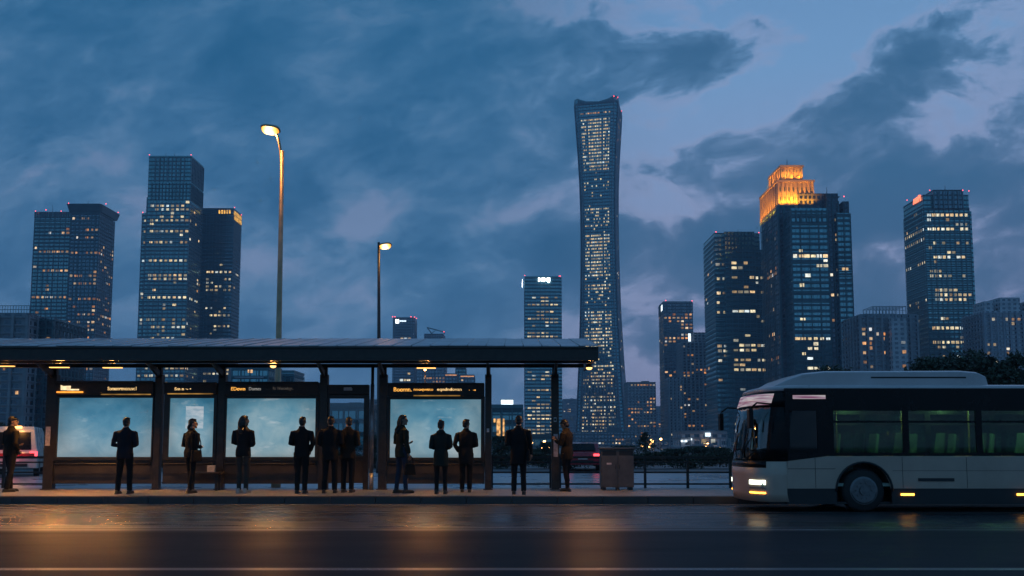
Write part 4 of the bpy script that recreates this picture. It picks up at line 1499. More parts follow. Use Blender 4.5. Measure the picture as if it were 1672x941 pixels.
def side_outline(x0, x1, z0, z1, arches):
    pts = [(x0, z0)]
    for ax in arches:
        r = 0.53
        zc = WR
        a0 = math.asin((z0 - zc) / r)
        pts.append((ax - r * math.cos(a0), z0))
        for k in range(1, 12):
            a = math.pi - a0 - (math.pi - 2 * a0) * k / 12
            pts.append((ax + r * math.cos(a), zc + r * math.sin(a)))
        pts.append((ax + r * math.cos(a0), z0))
    pts += [(x1, z0), (x1, z1), (x0, z1)]
    return pts


XS = BX + 0.625
XE = BX + BL - 5.2
for (ya, yb) in ((BN, BN + 0.05), (BF - 0.05, BF)):
    near = ya == BN
    sp_ = BP()
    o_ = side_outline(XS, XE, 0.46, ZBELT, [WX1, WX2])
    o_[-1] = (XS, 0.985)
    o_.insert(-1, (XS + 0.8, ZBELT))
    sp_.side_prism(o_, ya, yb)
    side = sp_.put('side_panel', BUS_WARM_LIT)
    sk = BP()
    for (u0, u1) in ((XS, WX1 - 0.535), (WX1 + 0.535, WX2 - 0.535), (WX2 + 0.535, XE)):
        sk.box(u0, u1, ya + 0.004, yb - 0.004, 0.16, 0.456)
    sk.put('skirt', BUS_SKIRT)
    if near:
        q = BP()
        for xx in (XS + 0.55, WX1 + 0.75, WX1 + 2.0, WX1 + 3.3, WX1 + 4.6):
            q.box(xx, xx + 0.008, BN - 0.003, BN - 0.0005, 0.47, ZBELT - .02)
        q.box(XS + .02, WX1 - .55, BN - 0.003, BN - 0.0005, 0.835, 0.845)
        q.box(WX1 + 0.56, XE, BN - 0.003, BN - 0.0005, 0.80, 0.806)
        q.v = [(a - BX, b_ - yc, c) for a, b_, c in q.v]
        q.build('panel_gap', BUS_SKIRT, side)
        q = BP(); q.box(WX1 + 1.05, WX1 + 1.75, BN - 0.012, BN - 0.004, 0.60, 0.66)
        q.v = [(a - BX, b_ - yc, c) for a, b_, c in q.v]
        q.build('vent', BUS_SKIRT, side)
        # arch lip
        q = BP(); pts = []
        for k in range(17):
            a = math.pi * 1.02 * k / 16 - 0.03
            pts.append((WX1 + 0.545 * math.cos(a), BN - 0.008, WR + 0.545 * math.sin(a)))
        q.tube(pts, 0.022, 6)
        q.v = [(a - BX, b_ - yc, c) for a, b_, c in q.v]
        q.build('arch_lip', BUS_SKIRT, side)
        for xx in (WX1 + 0.70, WX1 + 2.95, WX1 + 5.0):
            BP().box(xx, xx + 0.26, BN - 0.018, BN - 0.001, 0.325, 0.365).put('side_marker', AMB, bevel=0.006)
# window band, built from black frame members round real panes
win_edges = [XS + 0.02, XS + 0.78, XS + 2.35, XS + 3.78, XS + 5.2, XS + 6.6, XS + 8.0, XE - 0.05]
for (ya, yb) in ((BN + 0.006, BN + 0.05), (BF - 0.05, BF - 0.006)):
    near = ya < yc
    f_ = BP()
    f_.box(XS, XE, ya, yb, ZBELT + 0.004, 1.15)
    f_.box(XS, XE, ya, yb, 1.97, ZRF)
    f_.side_prism([(XS, 0.988), (XS + 0.8, ZBELT + 0.0035), (XS, ZBELT + 0.0035)], ya + 0.001, yb - 0.001)
    for i, xx in enumerate(win_edges):
        wd = 0.16 if i in (1,) else 0.06
        f_.box(max(xx - wd, XS), min(xx + wd, XE), ya + 0.002, yb - 0.002, 1.15, 1.97)
    fr = f_.put('window_band', BUS_BLACK)
    for i in range(len(win_edges) - 1):
        q = BP(); q.box(win_edges[i] + 0.02, win_edges[i + 1] - 0.02, ya + 0.018, ya + 0.026, 1.14, 1.98)
        q.v = [(a - BX, b_ - yc, c) for a, b_, c in q.v]
        wdw = q.build('window', TINT if i else pane_mat('driver_glass', (0.05, 0.055, 0.055), 0.0), fr)
    q = BP(); q.box(win_edges[1] + .1, XE - 0.06, ya + 0.008, ya + 0.017, 1.735, 1.775)
    q.v = [(a - BX, b_ - yc, c) for a, b_, c in q.v]
    q.build('vent_rail', BUS_BLACK, fr)
# roof: rounded shell
rb = BP()
levels = [(2.36, 0.22, 0.045), (2.415, 0.24, 0.03), (2.455, 0.30, 0.05), (2.485, 0.42, 0.14), (2.50, 0.70, 0.32)]
ringsv = []
for (z, dx, off) in levels:
    pl = plan(off, dx)
    ringsv.append([(x, y, z) for x, y in pl] + [(XE, pl[-1][1], z), (XE, pl[0][1], z)])
n = len(ringsv[0])
vs = [p for r in ringsv for p in r]
fs = []
for j in range(len(levels) - 1):
    for i in range(n):
        fs.append((j * n + i, j * n + (i + 1) % n, (j + 1) * n + (i + 1) % n, (j + 1) * n + i))
fs.append(tuple(range((len(levels) - 1) * n, len(levels) * n)))
fs.append(tuple(reversed(range(n))))
rb.add(vs, fs, True)
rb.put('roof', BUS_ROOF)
# roof pod
X0, X1 = BX + 0.95, BX + 4.75
pb = BP()
prof = [(X0 - 0.45, 2.47), (X0 - 0.15, 2.60), (X0 + 0.15, 2.705), (X0 + 0.6, 2.75), (X1 - 0.5, 2.76), (X1 - 0.15, 2.73), (X1, 2.66), (X1 + 0.05, 2.47)]
for (a, b2, zz) in ((BN + 0.30, BF - 0.30, 0.0),):
    n = len(prof)
    vs = [(x, a, z) for x, z in prof] + [(x, a + 0.10, z + 0.03 if 0 < i < n - 1 else z) for i, (x, z) in enumerate(prof)] + \
         [(x, b2 - 0.10, z + 0.03 if 0 < i < n - 1 else z) for i, (x, z) in enumerate(prof)] + [(x, b2, z) for x, z in prof]
    fs = []
    for r in range(3):
        for i in range(n - 1):
            fs.append((r * n + i, r * n + i + 1, (r + 1) * n + i + 1, (r + 1) * n + i))
        fs.append((r * n + n - 1, r * n, (r + 1) * n, (r + 1) * n + n - 1))
    fs += [tuple(reversed(range(n))), tuple(range(3 * n, 4 * n))]
    pb.add(vs, fs)
pod = pb.put('roof_pod', BUS_ROOF, bevel=0.02)
q = BP()
q.box(X0 + 1.5, X1 - 0.4, BN + 0.296, BN + 0.299, 2.63, 2.66)
q.v = [(a - BX, b_ - yc, c) for a, b_, c in q.v]
q.build('vent', BUS_SKIRT, pod)
# floor, rear wall, inner arches, interior
fl = BP(); fl.box(BX + 0.15, XE, BN + 0.06, BF - 0.06, 0.50, 0.56); fl.box(XE - 0.04, XE, BN + 0.06, BF - 0.06, 0.562, 2.36); fl.box(BX + 1.3, BX + 1.34, BN + 0.06, BN + 1.1, 0.562, 1.6)
fl.put('interior_floor', BUS_INT)
fl = BP(); fl.box(BX + 0.3, XE, BN + 0.07, BF - 0.07, 0.16, 0.2)
fl.put('underside', BUS_SKIRT)
cl = BP(); cl.box(BX + 0.75, XE - 0.06, BN + 0.07, BF - 0.07, 2.30, 2.33)
ceil = cl.put('interior_ceiling', BUS_INT)
INTL = emat('bus_interior_light', (0.78, 1.0, 0.70), 2.2)
for yy in (BN + 0.5, BF - 0.5):
    q = BP(); q.box(BX + 1.8, XE - 0.3, yy - 0.05, yy + 0.05, 2.285, 2.298)
    q.v = [(a - BX, b_ - yc, c) for a, b_, c in q.v]
    q.build('light_strip', INTL, ceil)
for xx in (BX + 3.0, BX + 5.2, BX + 7.5):
    lamp_light('cabin_light', (xx - BX, 0, 2.2), 45.0, (0.62, 1.0, 0.6), bus, 0.15)
for i in range(9):
    xx = BX + 1.75 + i * 0.82
    for yy in (BN + 0.42, BF - 0.42):
        if abs(xx - WX1) < 0.3:
            continue
        sb = BP()
        sb.box(xx, xx + 0.42, yy - 0.2, yy + 0.2, 0.92, 0.99)
        sb.side_prism([(xx + 0.38, 0.985), (xx + 0.46, 0.985), (xx + 0.53, 1.52), (xx + 0.47, 1.55)], yy - 0.2, yy + 0.2)
        sb.box(xx + 0.12, xx + 0.3, yy - 0.1, yy + 0.1, 0.562, 0.918)
        sb.put('seat', SEAT, bevel=0.02)
for i in range(6):
    xx = BX + 1.9 + i * 1.35
    hp = BP(); hp.tube([(xx, yc - 0.3, 0.56), (xx, yc - 0.3, 2.3)], 0.017, 8); hp.put('grab_pole', pmat('grab_pole_yellow', (0.55, 0.32, 0.04), 0.35, 0, 5, 0.15) if i == 0 else bpy.data.materials['grab_pole_yellow'])
dp = BP(); dp.box(BX + 0.25, BX + 0.7, BN + 0.2, BF - 0.2, 0.85, 1.02); dp.put('dashboard', BUS_SKIRT, bevel=0.03)
sw_ = BP()
pts = [(BX + 0.72 + 0.1 * math.cos(a * math.pi / 8), BN + 0.6 + 0.2 * math.sin(a * math.pi / 8), 1.12 + 0.14 * math.cos(a * math.pi / 8)) for a in range(17)]
sw_.tube(pts, 0.016, 6); sw_.put('steering_wheel', BUS_SKIRT)
# wheels
for wx in (WX1, WX2):
    for (ya, yb, s) in ((BN + 0.035, BN + 0.30, -1), (BF - 0.30, BF - 0.035, 1)):
        wv = BP()
        secs = [(0.0, WR - 0.055), (0.03, WR - 0.012), (0.06, WR), (0.20, WR), (0.235, WR - 0.012), (0.265, WR - 0.055)]
        vs, fs = [], []
        n = 36
        for (dy, rr) in secs:
            for k in range(n):
                a = 2 * math.pi * k / n
                vs.append((wx + rr * math.cos(a), ya + dy, WR + rr * math.sin(a)))
        for j in range(len(secs) - 1):
            for k in range(n):
                fs.append((j * n + k, j * n + (k + 1) % n, (j + 1) * n + (k + 1) % n, (j + 1) * n + k))
        fs += [tuple(reversed(range(n))), tuple(range((len(secs) - 1) * n, len(secs) * n))]
        wv.add(vs, fs, True)
        wo_ = wv.put('wheel', TYRE)
        yo = ya - 0.004 if s < 0 else yb + 0.004
        q = MB()
        q.disc_y((wx, WR), 0.27, yo, yo - s * 0.003 + 0.0, 32)
        q.disc_y((wx, WR), 0.235, yo + s * 0.012, yo + s * 0.001, 32, r1=0.262)
        q.disc_y((wx, WR), 0.09, yo + s * 0.045, yo + s * 0.013, 20)
        for k in range(10):
            a = 2 * math.pi * k / 10
            q.disc_y((wx + 0.15 * math.cos(a), WR + 0.15 * math.sin(a)), 0.014, yo + s * 0.03, yo + s * 0.013, 8)
        q.v = [(a - BX, b_ - yc, c) for a, b_, c in q.v]
        q.build('rim', RIM, wo_)
for wx in (WX1, WX2):
    for (ya, yb, yp) in ((BN + 0.052, BN + 0.42, BN + 0.40), (BF - 0.42, BF - 0.052, BF - 0.40)):
        q = BP()
        ro, ri = 0.575, 0.535
        pts_o = [(wx + ro * math.cos(math.pi * k / 16), max(0.2, WR + ro * math.sin(math.pi * k / 16))) for k in range(17)]
        pts_i = [(wx + ri * math.cos(math.pi * k / 16), max(0.2, WR + ri * math.sin(math.pi * k / 16))) for k in reversed(range(17))]
        for k in range(16):
            q.side_prism([pts_o[k], pts_o[k + 1], pts_i[15 - k], pts_i[16 - k]], ya, yb)
        q.side_prism([(wx - ri, 0.2)] + [(wx + ri * math.cos(math.pi * k / 16), WR + ri * math.sin(math.pi * k / 16)) for k in reversed(range(17))] + [(wx + ri, 0.2)], yp, yp + 0.015)
        q.put('wheel_arch', BUS_SKIRT)
# lights at the front corners
for s in (0, 1):
    i0, i1 = (2, 4) if s == 0 else (8, 10)
    wrap(i0, i1, [(0.53, 0.0, -0.012), (0.615, 0.0, -0.012)], LEDG, 'headlight', th=0.01)
    wrap(i0, i1, [(0.355, 0.0, -0.010), (0.385, 0.0, -0.010)], AMB, 'indicator', th=0.008)
    wrap(i0, i1, [(0.46, 0.0, -0.014), (0.475, 0.0, -0.014)], RIM, 'headlight_trim', th=0.012)
for yy, s in ((BN, -1), (BF, 1)):
    q = BP(); q.tube([(BX + 0.35, yy, 2.1), (BX + 0.05, yy + s * 0.08, 2.12), (BX - 0.08, yy + s * 0.12, 2.02)], 0.018, 6)
    ar = q.put('mirror_arm', BUS_BLACK)
    q = MB(); q.box(BX - 0.14, BX - 0.05, yy + s * 0.03, yy + s * 0.2, 1.62, 2.0)
    q.v = [(a - BX, b_ - yc, c) for a, b_, c in q.v]
    q.build('mirror', BUS_BLACK, ar, bevel=0.02)
for yy in (yc - 0.35, yc + 0.35):
    q = BP(); q.tube([(BX - 0.06, yy, 1.0), (BX - 0.04, yy - 0.05, 1.25), (BX + 0.0, yy - 0.32, 1.55)], 0.011, 6); q.put('wiper', BUS_SKIRT)

# ------------------------------------------------------------------ towers
WIN = {
    'warm': window_mat('lit_window_warm', WARM_STOPS, 1.55),
    'orange': window_mat('lit_window_orange', ORANGE_STOPS, 1.5),
    'yellow': window_mat('lit_window_yellow', YELLOW_STOPS, 1.5),
    'bright': window_mat('lit_window_bright', YELLOW_STOPS, 1.9, 0.45),
}
UNIT = {}
for k_, m_ in WIN.items():
    mb = MB(); mb.box(-.5, .5, -.5, .5, -.5, .5)
    me = mb.mesh('lit_window_' + k_)
    me.materials.append(m_)
    UNIT[k_] = me


class Tower:
    def __init__(self, name, label, cat, px, Y, group=None):
        b = at(px, 727, Y)
        self.o = Vector((b.x, Y, 0.0))
        self.root = empty(name, self.o)
        tag(self.root, label, cat, group)
        self.wins = []          # (centre, size, rz, kind)
        self.Y = Y
        self.px = px

    def part(self, mb, name, mat, parent=None, bevel=0):
        mb.v = [(a - self.o.x, b - self.o.y, c - self.o.z) for a, b, c in mb.v]
        return mb.build(name, mat, parent or self.root, bevel)

    def z(self, py, Y=None):
        return at(self.px, py, Y or self.Y).z

    def block(self, pl, pr, pt, depth, mat, name='tower_block', Y=None, z0=-0.5, cut=0.0, ytop=None):
        """box seen with its front face between pl and pr, roof edge at pt (read at the top)"""
        Y = Y or self.Y
        x0, x1 = at(pl, pt, Y).x, at(pr, pt, Y).x
        z1 = at((pl + pr) / 2, pt, Y).z
        mb = MB()
        c = cut
        poly = [(x0 + c, Y), (x1 - c, Y), (x1, Y + c), (x1, Y + depth - c), (x1 - c, Y + depth), (x0 + c, Y + depth), (x0, Y + depth - c), (x0, Y + c)] if c else \
               [(x0, Y), (x1, Y), (x1, Y + depth), (x0, Y + depth)]
        mb.prism(poly, z0, z1)
        o = self.part(mb, name, mat)
        return dict(x0=x0, x1=x1, y0=Y, y1=Y + depth, z0=z0, z1=z1, cut=c, o=o)

    def bands(self, B, floor, bay, mat, zt=None, zb=4.0, band_h=0.9, fin_w=0.35, out=0.28, sides='fl', name='facade_frame', fins=True):
        """projecting floor edges and mullions, modelled"""
        mb = MB()
        x0, x1, y0, y1 = B['x0'], B['x1'], B['y0'], B['y1']
        zt = zt if zt is not None else B['z1'] - 1.0
        zz = zb
        xa, xb = x0 + B['cut'], x1 - B['cut']
        ya, yb = y0 + B['cut'], y1 - B['cut']
        while zz < zt:
            mb.box(xa, xb, y0 - out, y0 - 0.003, zz, zz + band_h)
            if 'l' in sides: mb.box(x0 - out, x0 - 0.003, ya, yb, zz, zz + band_h)
            if 'r' in sides: mb.box(x1 + 0.003, x1 + out, ya, yb, zz, zz + band_h)
            zz += floor
        if fins:
            n = max(1, round((xb - xa) / bay))
            for i in range(n + 1):
                xx = xa + (xb - xa) * i / n
                mb.box(xx - fin_w / 2, xx + fin_w / 2, y0 - out * 1.5, y0 - out - 0.003, zb, zt)
            n = max(1, round((yb - ya) / bay))
            for i in range(n + 1):
                yy = ya + (yb - ya) * i / n
                if 'l' in sides: mb.box(x0 - out * 1.5, x0 - out - 0.003, yy - fin_w / 2, yy + fin_w / 2, zb, zt)
                if 'r' in sides: mb.box(x1 + out + 0.003, x1 + out * 1.5, yy - fin_w / 2, yy + fin_w / 2, zb, zt)
        return self.part(mb, name, mat)

    def louvres(self, B, py0, py1, mat, step=2.2, sides='fl', frac=(0.0, 1.0), name='crown_louvres', w=0.8, d=0.7):
        mb = MB()
        za, zb = self.z(py1, B['y0']), self.z(py0, B['y0'])
        L = B['x1'] - B['x0']
        xa, xb = B['x0'] + L * frac[0], B['x0'] + L * frac[1]
        n = max(2, round((xb - xa) / step))
        for i in range(n + 1):
            xx = xa + (xb - xa) * i / n
            mb.box(xx - w / 2, xx + w / 2, B['y0'] - d, B['y0'] - 0.003, za, zb)
        n = max(2, round((B['y1'] - B['y0']) / step))
        for i in range(n + 1):
            yy = B['y0'] + (B['y1'] - B['y0']) * i / n
            if 'l' in sides: mb.box(B['x0'] - d, B['x0'] - 0.003, yy - w / 2, yy + w / 2, za, zb)
            if 'r' in sides: mb.box(B['x1'] + 0.003, B['x1'] + d, yy - w / 2, yy + w / 2, za, zb)
        return self.part(mb, name, mat)

    def lights(self, B, floor, bay, base=0.06, rows=None, kind='warm', zb=4.0, top_gap=6.0, face='f', frac=(0.0, 1.0), wf=0.66, hf=0.5, side_p=0.5, tol=None, cool=None, jitter=0.15, out=0.12):
        """rooms with the light on; rows = {photo row: share of its windows that are lit}"""
        rnd = random.Random(int(self.px * 13 + self.Y))
        rows = rows or {}
        zr = [(self.z(py, B['y0']), p) for py, p in rows.items()]
        if face == 'f':
            a, b = B['x0'] + B['cut'], B['x1'] - B['cut']
        else:
            a, b = B['y0'] + B['cut'], B['y1'] - B['cut']
        L = b - a
        a, b = a + L * frac[0], a + L * frac[1]
        n = max(1, int((b - a) / bay))
        st = (b - a) / n
        zz = zb
        while zz < B['z1'] - top_gap:
            zc = zz + floor * 0.62
            pr = base * rnd.choice((0.15, 0.4, 1.0, 1.0, 2.2))
            kk = kind
            for (zq, p) in zr:
                if abs(zq - zc) <= floor * 0.5:
                    pr = p
                    if p >= 0.85 and kind in ('warm', 'yellow'):
                        kk = 'bright' if rnd.random() < 0.7 else kind
            if face != 'f':
                pr *= side_p
            on = False
            for i in range(n):
                # neighbours tend to share a tenant: runs of light
                q = pr * (1.6 if on else 0.8) if pr < 0.8 else pr
                on = rnd.random() < q
                if on:
                    ww = st * wf * rnd.uniform(1 - jitter * 2, 1 + jitter)
                    hh = floor * hf * rnd.uniform(1 - jitter, 1 + jitter)
                    c = a + st * (i + 0.5) + rnd.uniform(-.05, .05) * st
                    if face == 'f':
                        self.wins.append((Vector((c, B['y0'] - out, zc)), (ww, 0.2, hh), kk))
                    elif face == 'l':
                        self.wins.append((Vector((B['x0'] - out, c, zc)), (0.2, ww, hh), kk))
                    else:
                        self.wins.append((Vector((B['x1'] + out, c, zc)), (0.2, ww, hh), kk))
            zz += floor

    def finish(self, rz=0.0, keep=100):
        ws = self.wins
        # those largest in the photograph stay separate
        ws.sort(key=lambda q: -(q[1][0] + q[1][1]) * q[1][2])
        for q in ws[:keep]:
            o = bpy.data.objects.new('lit_window', UNIT[q[2]])
            o.location = q[0] - self.o
            o.scale = q[1]
            if len(q) > 3:
                o.rotation_euler = (0, 0, q[3])
            COL.objects.link(o)
            o.parent = self.root
        rest = {}
        for q in ws[keep:]:
            rest.setdefault('all', []).append(q)
        if ws[keep:]:
            kinds = list(WIN)
            mb = MB()
            for q in ws[keep:]:
                sx_, sy_, sz_ = q[1]
                c = q[0] - self.o
                b = MB().box(-sx_ / 2, sx_ / 2, -sy_ / 2, sy_ / 2, -sz_ / 2, sz_ / 2)
                if len(q) > 3:
                    b.v = [tuple(rotz(v, q[3])) for v in b.v]
                mb.add([(v[0] + c.x, v[1] + c.y, v[2] + c.z) for v in b.v], b.f, mi=kinds.index(q[2]))
            o = mb.build('lit_windows', [WIN[k] for k in kinds], self.root)
            o['kind'] = 'stuff'

    def beacons(self, pts, r=0.9):
        r *= 0.62
        for (px, py, Y) in pts:
            p = at(px, py, Y) - self.o
            o = MB().ball((0, 0, 0), r, 8, 6).build('beacon_light', M['beacon'], self.root)
            o.location = p

    def mast(self, px, py0, py1, Y, r=0.25):
        a, b = at(px, py1, Y), at(px, py0, Y)
        mb = MB(); mb.tube([a, b], [r, r * .5], 6)
        self.part(mb, 'antenna', M['lamp_dark'])


FR_D = pmat('facade_dark_metal', (0.06, 0.13, 0.145), 0.45, 0.3, 0.08, 0.25)
FR_M = pmat('facade_grey_metal', (0.15, 0.205, 0.235), 0.45, 0.3, 0.08, 0.25)
FR_L = pmat('facade_pale_metal', (0.30, 0.32, 0.36), 0.45, 0.3, 0.08, 0.2)
FR_T = pmat('facade_teal_metal', (0.07, 0.18, 0.205), 0.4, 0.3, 0.08, 0.25)
GL_A = facade_mat('curtain_wall_blue', (0.15, 0.33, 0.34), (0.055, 0.115, 0.13), 3.0, 4.0)
GL_B = facade_mat('curtain_wall_teal', (0.17, 0.36, 0.38), (0.04, 0.105, 0.125), 3.0, 4.2, 0.1, 0.4)
GL_C = facade_mat('curtain_wall_grey', (0.19, 0.25, 0.28), (0.12, 0.14, 0.165), 3.4, 3.8, 0.25, 0.38)
GL_D = facade_mat('curtain_wall_dark', (0.13, 0.22, 0.25), (0.045, 0.075, 0.09), 2.4, 4.0, 0.18, 0.3)
RES = facade_mat('housing_render', (0.07, 0.10, 0.12), (0.26, 0.27, 0.29), 4.2, 3.1, 0.42, 0.42, 0.15, 0.4, 0.75)
RES2 = facade_mat('pale_housing_render', (0.09, 0.12, 0.14), (0.52, 0.51, 0.53), 4.0, 3.1, 0.45, 0.45, 0.15, 0.4, 0.75)
CON = pmat('plain_render', (0.28, 0.285, 0.305), 0.7, 0, 0.1, 0.25)
STONE = pmat('crown_stone', (0.44, 0.34, 0.24), 0.7, 0, 0.12, 0.18, 0.2, 1.0)

# twin-block tower at the far left
T = Tower('office_tower', 'twin-block dark office tower at far left with a flat overhanging cap on its right block', 'tower', 120, 900)
B = T.block(57.5, 116, 346, 30, GL_A, Y=903)
T.bands(B, 4.1, 5.2, FR_D, sides='', fin_w=0.7)
T.louvres(B, 347, 356, FR_D, 2.6, sides='')
T.lights(B, 4.1, 4.6, 0.05, {378: .3, 385: .35, 403: .3, 413: .85, 444: .6, 488: .9, 504: .15, 528: .3, 545: .25, 552: .3, 604: .4, 612: .4}, 'orange', wf=.6)
B2 = T.block(117, 163, 349, 34, GL_D, Y=890)
T.bands(B2, 4.1, 4.4, FR_D, sides='r', fin_w=0.9, zt=T.z(352))
T.lights(B2, 4.1, 4.4, 0.07, {356: .3, 377: .4, 388: .35, 400: .1, 413: .85, 446: .4, 453: .6, 460: .6, 487: .45, 505: .25, 512: .35, 528: .8, 537: .3, 552: .4, 604: .4, 612: .4}, 'orange', wf=.6)
T.lights(B2, 4.1, 4.4, 0.10, {413: .6, 443: .7, 516: .8, 528: .5}, 'orange', face='r', wf=.55, side_p=.8)
mb = MB(); x0, x1 = at(112.5, 340, 892).x, at(164, 340, 892).x
mb.prism([(x0, 893), (x1 - 1, 893), (x1, 896), (x1, 931), (x0, 931)], T.z(345.5, 892), T.z(333.5, 892), top=[(x0 - 1.5, 890), (x1, 890), (x1 + 1.5, 894), (x1 + 1.5, 934), (x0 - 1.5, 934)])
T.part(mb, 'roof_cap', FR_D)
T.beacons([(58, 345, 900), (100, 345, 900), (112, 332, 890), (173, 333, 890), (193, 347, 938), (75, 343, 900)], .8)
T.mast(86, 335, 346, 905); T.mast(144, 328, 334, 900)
T.finish()

# stepped tall tower
T = Tower('office_tower', 'tallest stepped dark tower on the left with a finned top', 'tower', 275, 850)
B = T.block(243.5, 313, 254.5, 34, GL_A)
T.louvres(B, 257, 297, FR_M, 4.2, sides='r', frac=(.16, .84), w=.9)
T.louvres(B, 299, 326, FR_D, 3.6, sides='r', frac=(.1, .9), w=.7, name='upper_fins')
T.bands(B, 3.75, 4.6, FR_M, sides='r', zt=T.z(330), fin_w=0.5)
R2 = {333.5: .5, 342.5: .6, 359: .8, 377: .75, 396: .8, 423.5: 1.0, 450: .65, 456: .55, 468: .15, 485.5: 1.0, 504: .3, 523: .35, 533: .4, 544: .2, 604: .7, 612: .7}
T.lights(B, 3.75, 4.6, 0.10, R2, 'yellow', wf=.62, hf=.55, frac=(.06, 1.0), top_gap=45)
T.lights(B, 3.75, 4.6, 0.05, R2, 'warm', face='r', side_p=.25, wf=.5)
Bs = T.block(232.5, 246, 348, 30, GL_A, name='lower_wing', Y=851.5)
T.bands(Bs, 3.75, 4.6, FR_M, sides='', fin_w=0.5)
T.lights(Bs, 3.75, 4.6, 0.10, R2, 'yellow', wf=.62, hf=.55)
Bs = T.block(239.5, 247, 322, 26, GL_A, name='lower_wing', Y=852.5)
T.beacons([(244, 253, 850), (312, 253, 850), (329, 271, 884), (233, 347, 852)], .75)
T.mast(271, 249, 255, 860); T.mast(285, 250, 255, 860)
T.finish()

# slab with a glowing corner
T = Tower('office_tower', 'dark slab tower with a gold glowing crown corner, right of the tallest left tower', 'tower', 355, 905)
B = T.block(327, 382, 340, 26, GL_D)
T.bands(B, 3.9, 3.6, FR_D, sides='r', fin_w=0.5, zt=T.z(352))
T.lights(B, 3.9, 4.4, 0.06, {433: .35, 443.5: .95, 457: .45, 465: .4, 476: .5, 493: .45, 504: .35, 515: .35, 532: .7, 541: .5, 604: .6, 612: .6}, 'yellow', wf=.6, frac=(.22, 1), top_gap=55)
T.lights(B, 3.9, 4.4, 0.05, {443.5: .8, 532: .5}, 'warm', face='r', side_p=.4)
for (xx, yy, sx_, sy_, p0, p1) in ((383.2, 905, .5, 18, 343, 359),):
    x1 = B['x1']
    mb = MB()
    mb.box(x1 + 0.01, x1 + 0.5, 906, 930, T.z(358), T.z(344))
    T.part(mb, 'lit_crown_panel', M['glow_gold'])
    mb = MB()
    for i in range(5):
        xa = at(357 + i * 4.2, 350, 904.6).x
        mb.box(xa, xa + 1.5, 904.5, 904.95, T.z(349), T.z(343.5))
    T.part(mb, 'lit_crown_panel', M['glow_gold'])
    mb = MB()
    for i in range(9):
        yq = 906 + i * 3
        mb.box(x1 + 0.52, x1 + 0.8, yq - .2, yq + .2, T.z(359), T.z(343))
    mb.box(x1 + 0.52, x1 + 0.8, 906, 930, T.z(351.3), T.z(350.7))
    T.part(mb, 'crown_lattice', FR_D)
T.beacons([(328, 339, 905), (383, 339, 905), (394, 351, 930)], .75)
T.finish()

# small hazy tower behind the farther lamp
T = Tower('office_tower', 'small hazy tower with bright stacked windows just above the shelter roof', 'tower', 660, 1150)
B = T.block(641, 677, 518, 32, GL_C, cut=3.0)
T.bands(B, 4.3, 4.0, FR_M, sides='r', fin_w=.5, zt=T.z(522))
T.lights(B, 4.3, 4.2, 0.12, {538: .5, 540.5: .5, 546: .7, 552: .7, 557: .6, 604: .6, 609: .5, 617: .5, 622: .5}, 'bright', wf=.75, hf=.6, frac=(.3, .95), top_gap=20)
mb = MB(); mb.box(at(646, 525, 1149).x, at(651, 525, 1149).x, 1149.2, 1149.8, T.z(528), T.z(522)); T.part(mb, 'roof_sign', M['sign_white'])
mb = MB(); mb.box(at(652, 525, 1149).x, at(663, 525, 1149).x, 1149.2, 1149.8, T.z(525.5), T.z(523.5)); T.part(mb, 'roof_sign', M['sign_cool'])
T.beacons([(641, 517.5, 1150), (645, 517.5, 1150), (677, 518, 1150), (680, 520, 1175), (671, 517.5, 1150)], 1.0)
T.finish(keep=60)

T = Tower('office_tower', 'small tower with a slanted open frame on its roof, behind the shelter roof', 'tower', 708, 1200)
B = T.block(693, 724, 545, 30, GL_C)
T.bands(B, 4.3, 3.4, FR_L, sides='r', fin_w=.8)
mb = MB()
pts = [(697.5, 535), (726, 543), (724, 545)]
A = lambda px, py, y=1202: at(px, py, y)
for y in (1202, 1226):
    mb.tube([A(697.5, 535, y), A(726, 542.5, y)], .7, 6); mb.tube([A(697.5, 535, y), A(705, 545, y)], .7, 6); mb.tube([A(705, 545, y), A(712, 538.5, y)], .5, 6)
    mb.tube([A(726, 542.5, y), A(725, 546, y)], .6, 6)
mb.tube([A(697.5, 535, 1202), A(697.5, 535, 1226)], .6, 6); mb.tube([A(726, 542.5, 1202), A(726, 542.5, 1226)], .6, 6)
T.part(mb, 'roof_frame', FR_D)
T.lights(B, 4.3, 3.4, 0.25, {557: .5, 561: .5}, 'orange', wf=.6, top_gap=20)
T.beacons([(725, 542, 1200)], 1.0)
T.finish(keep=60)

# teal slab with a white roof sign
T = Tower('office_tower', 'teal glass slab with a white glowing roof sign, left of the tall flared tower', 'tower', 884, 1000)
B = T.block(857, 914, 451, 36, GL_B)
T.bands(B, 4.2, 6.0, FR_T, sides='l', fin_w=.4, band_h=1.3)
T.lights(B, 4.2, 5.0, 0.22, {476: .75, 481: .5, 487: .25, 497: .6, 501: .5, 506: .1, 512: .5, 520: .7, 527: .5, 535: .4, 541: .6, 552: .6, 557: .7, 605: .5, 612: .5, 621: .4, 628: .6, 640: .4, 647: .2, 660: .5, 667: .75, 680: .8, 684: .9, 692: .4, 703: .7, 708: .7, 725: .3}, 'yellow', wf=.8, hf=.36, top_gap=22, frac=(.06, .95))
T.lights(B, 4.2, 5.0, 0.06, None, 'warm', face='l')
B3 = T.block(912.5, 917, 453, 30, GL_B, name='lower_wing', Y=1002)
zt_, zb_ = T.z(453.5), T.z(461.5)
put_text('MMJ', 'roof_sign', at(879, 457, 998.5).x, at(898, 457, 998.5).x, T.z(462), T.z(454) - T.z(462), 998.5, M['sign_white'], T.root, T.o, 0.05, extrude=0.3)
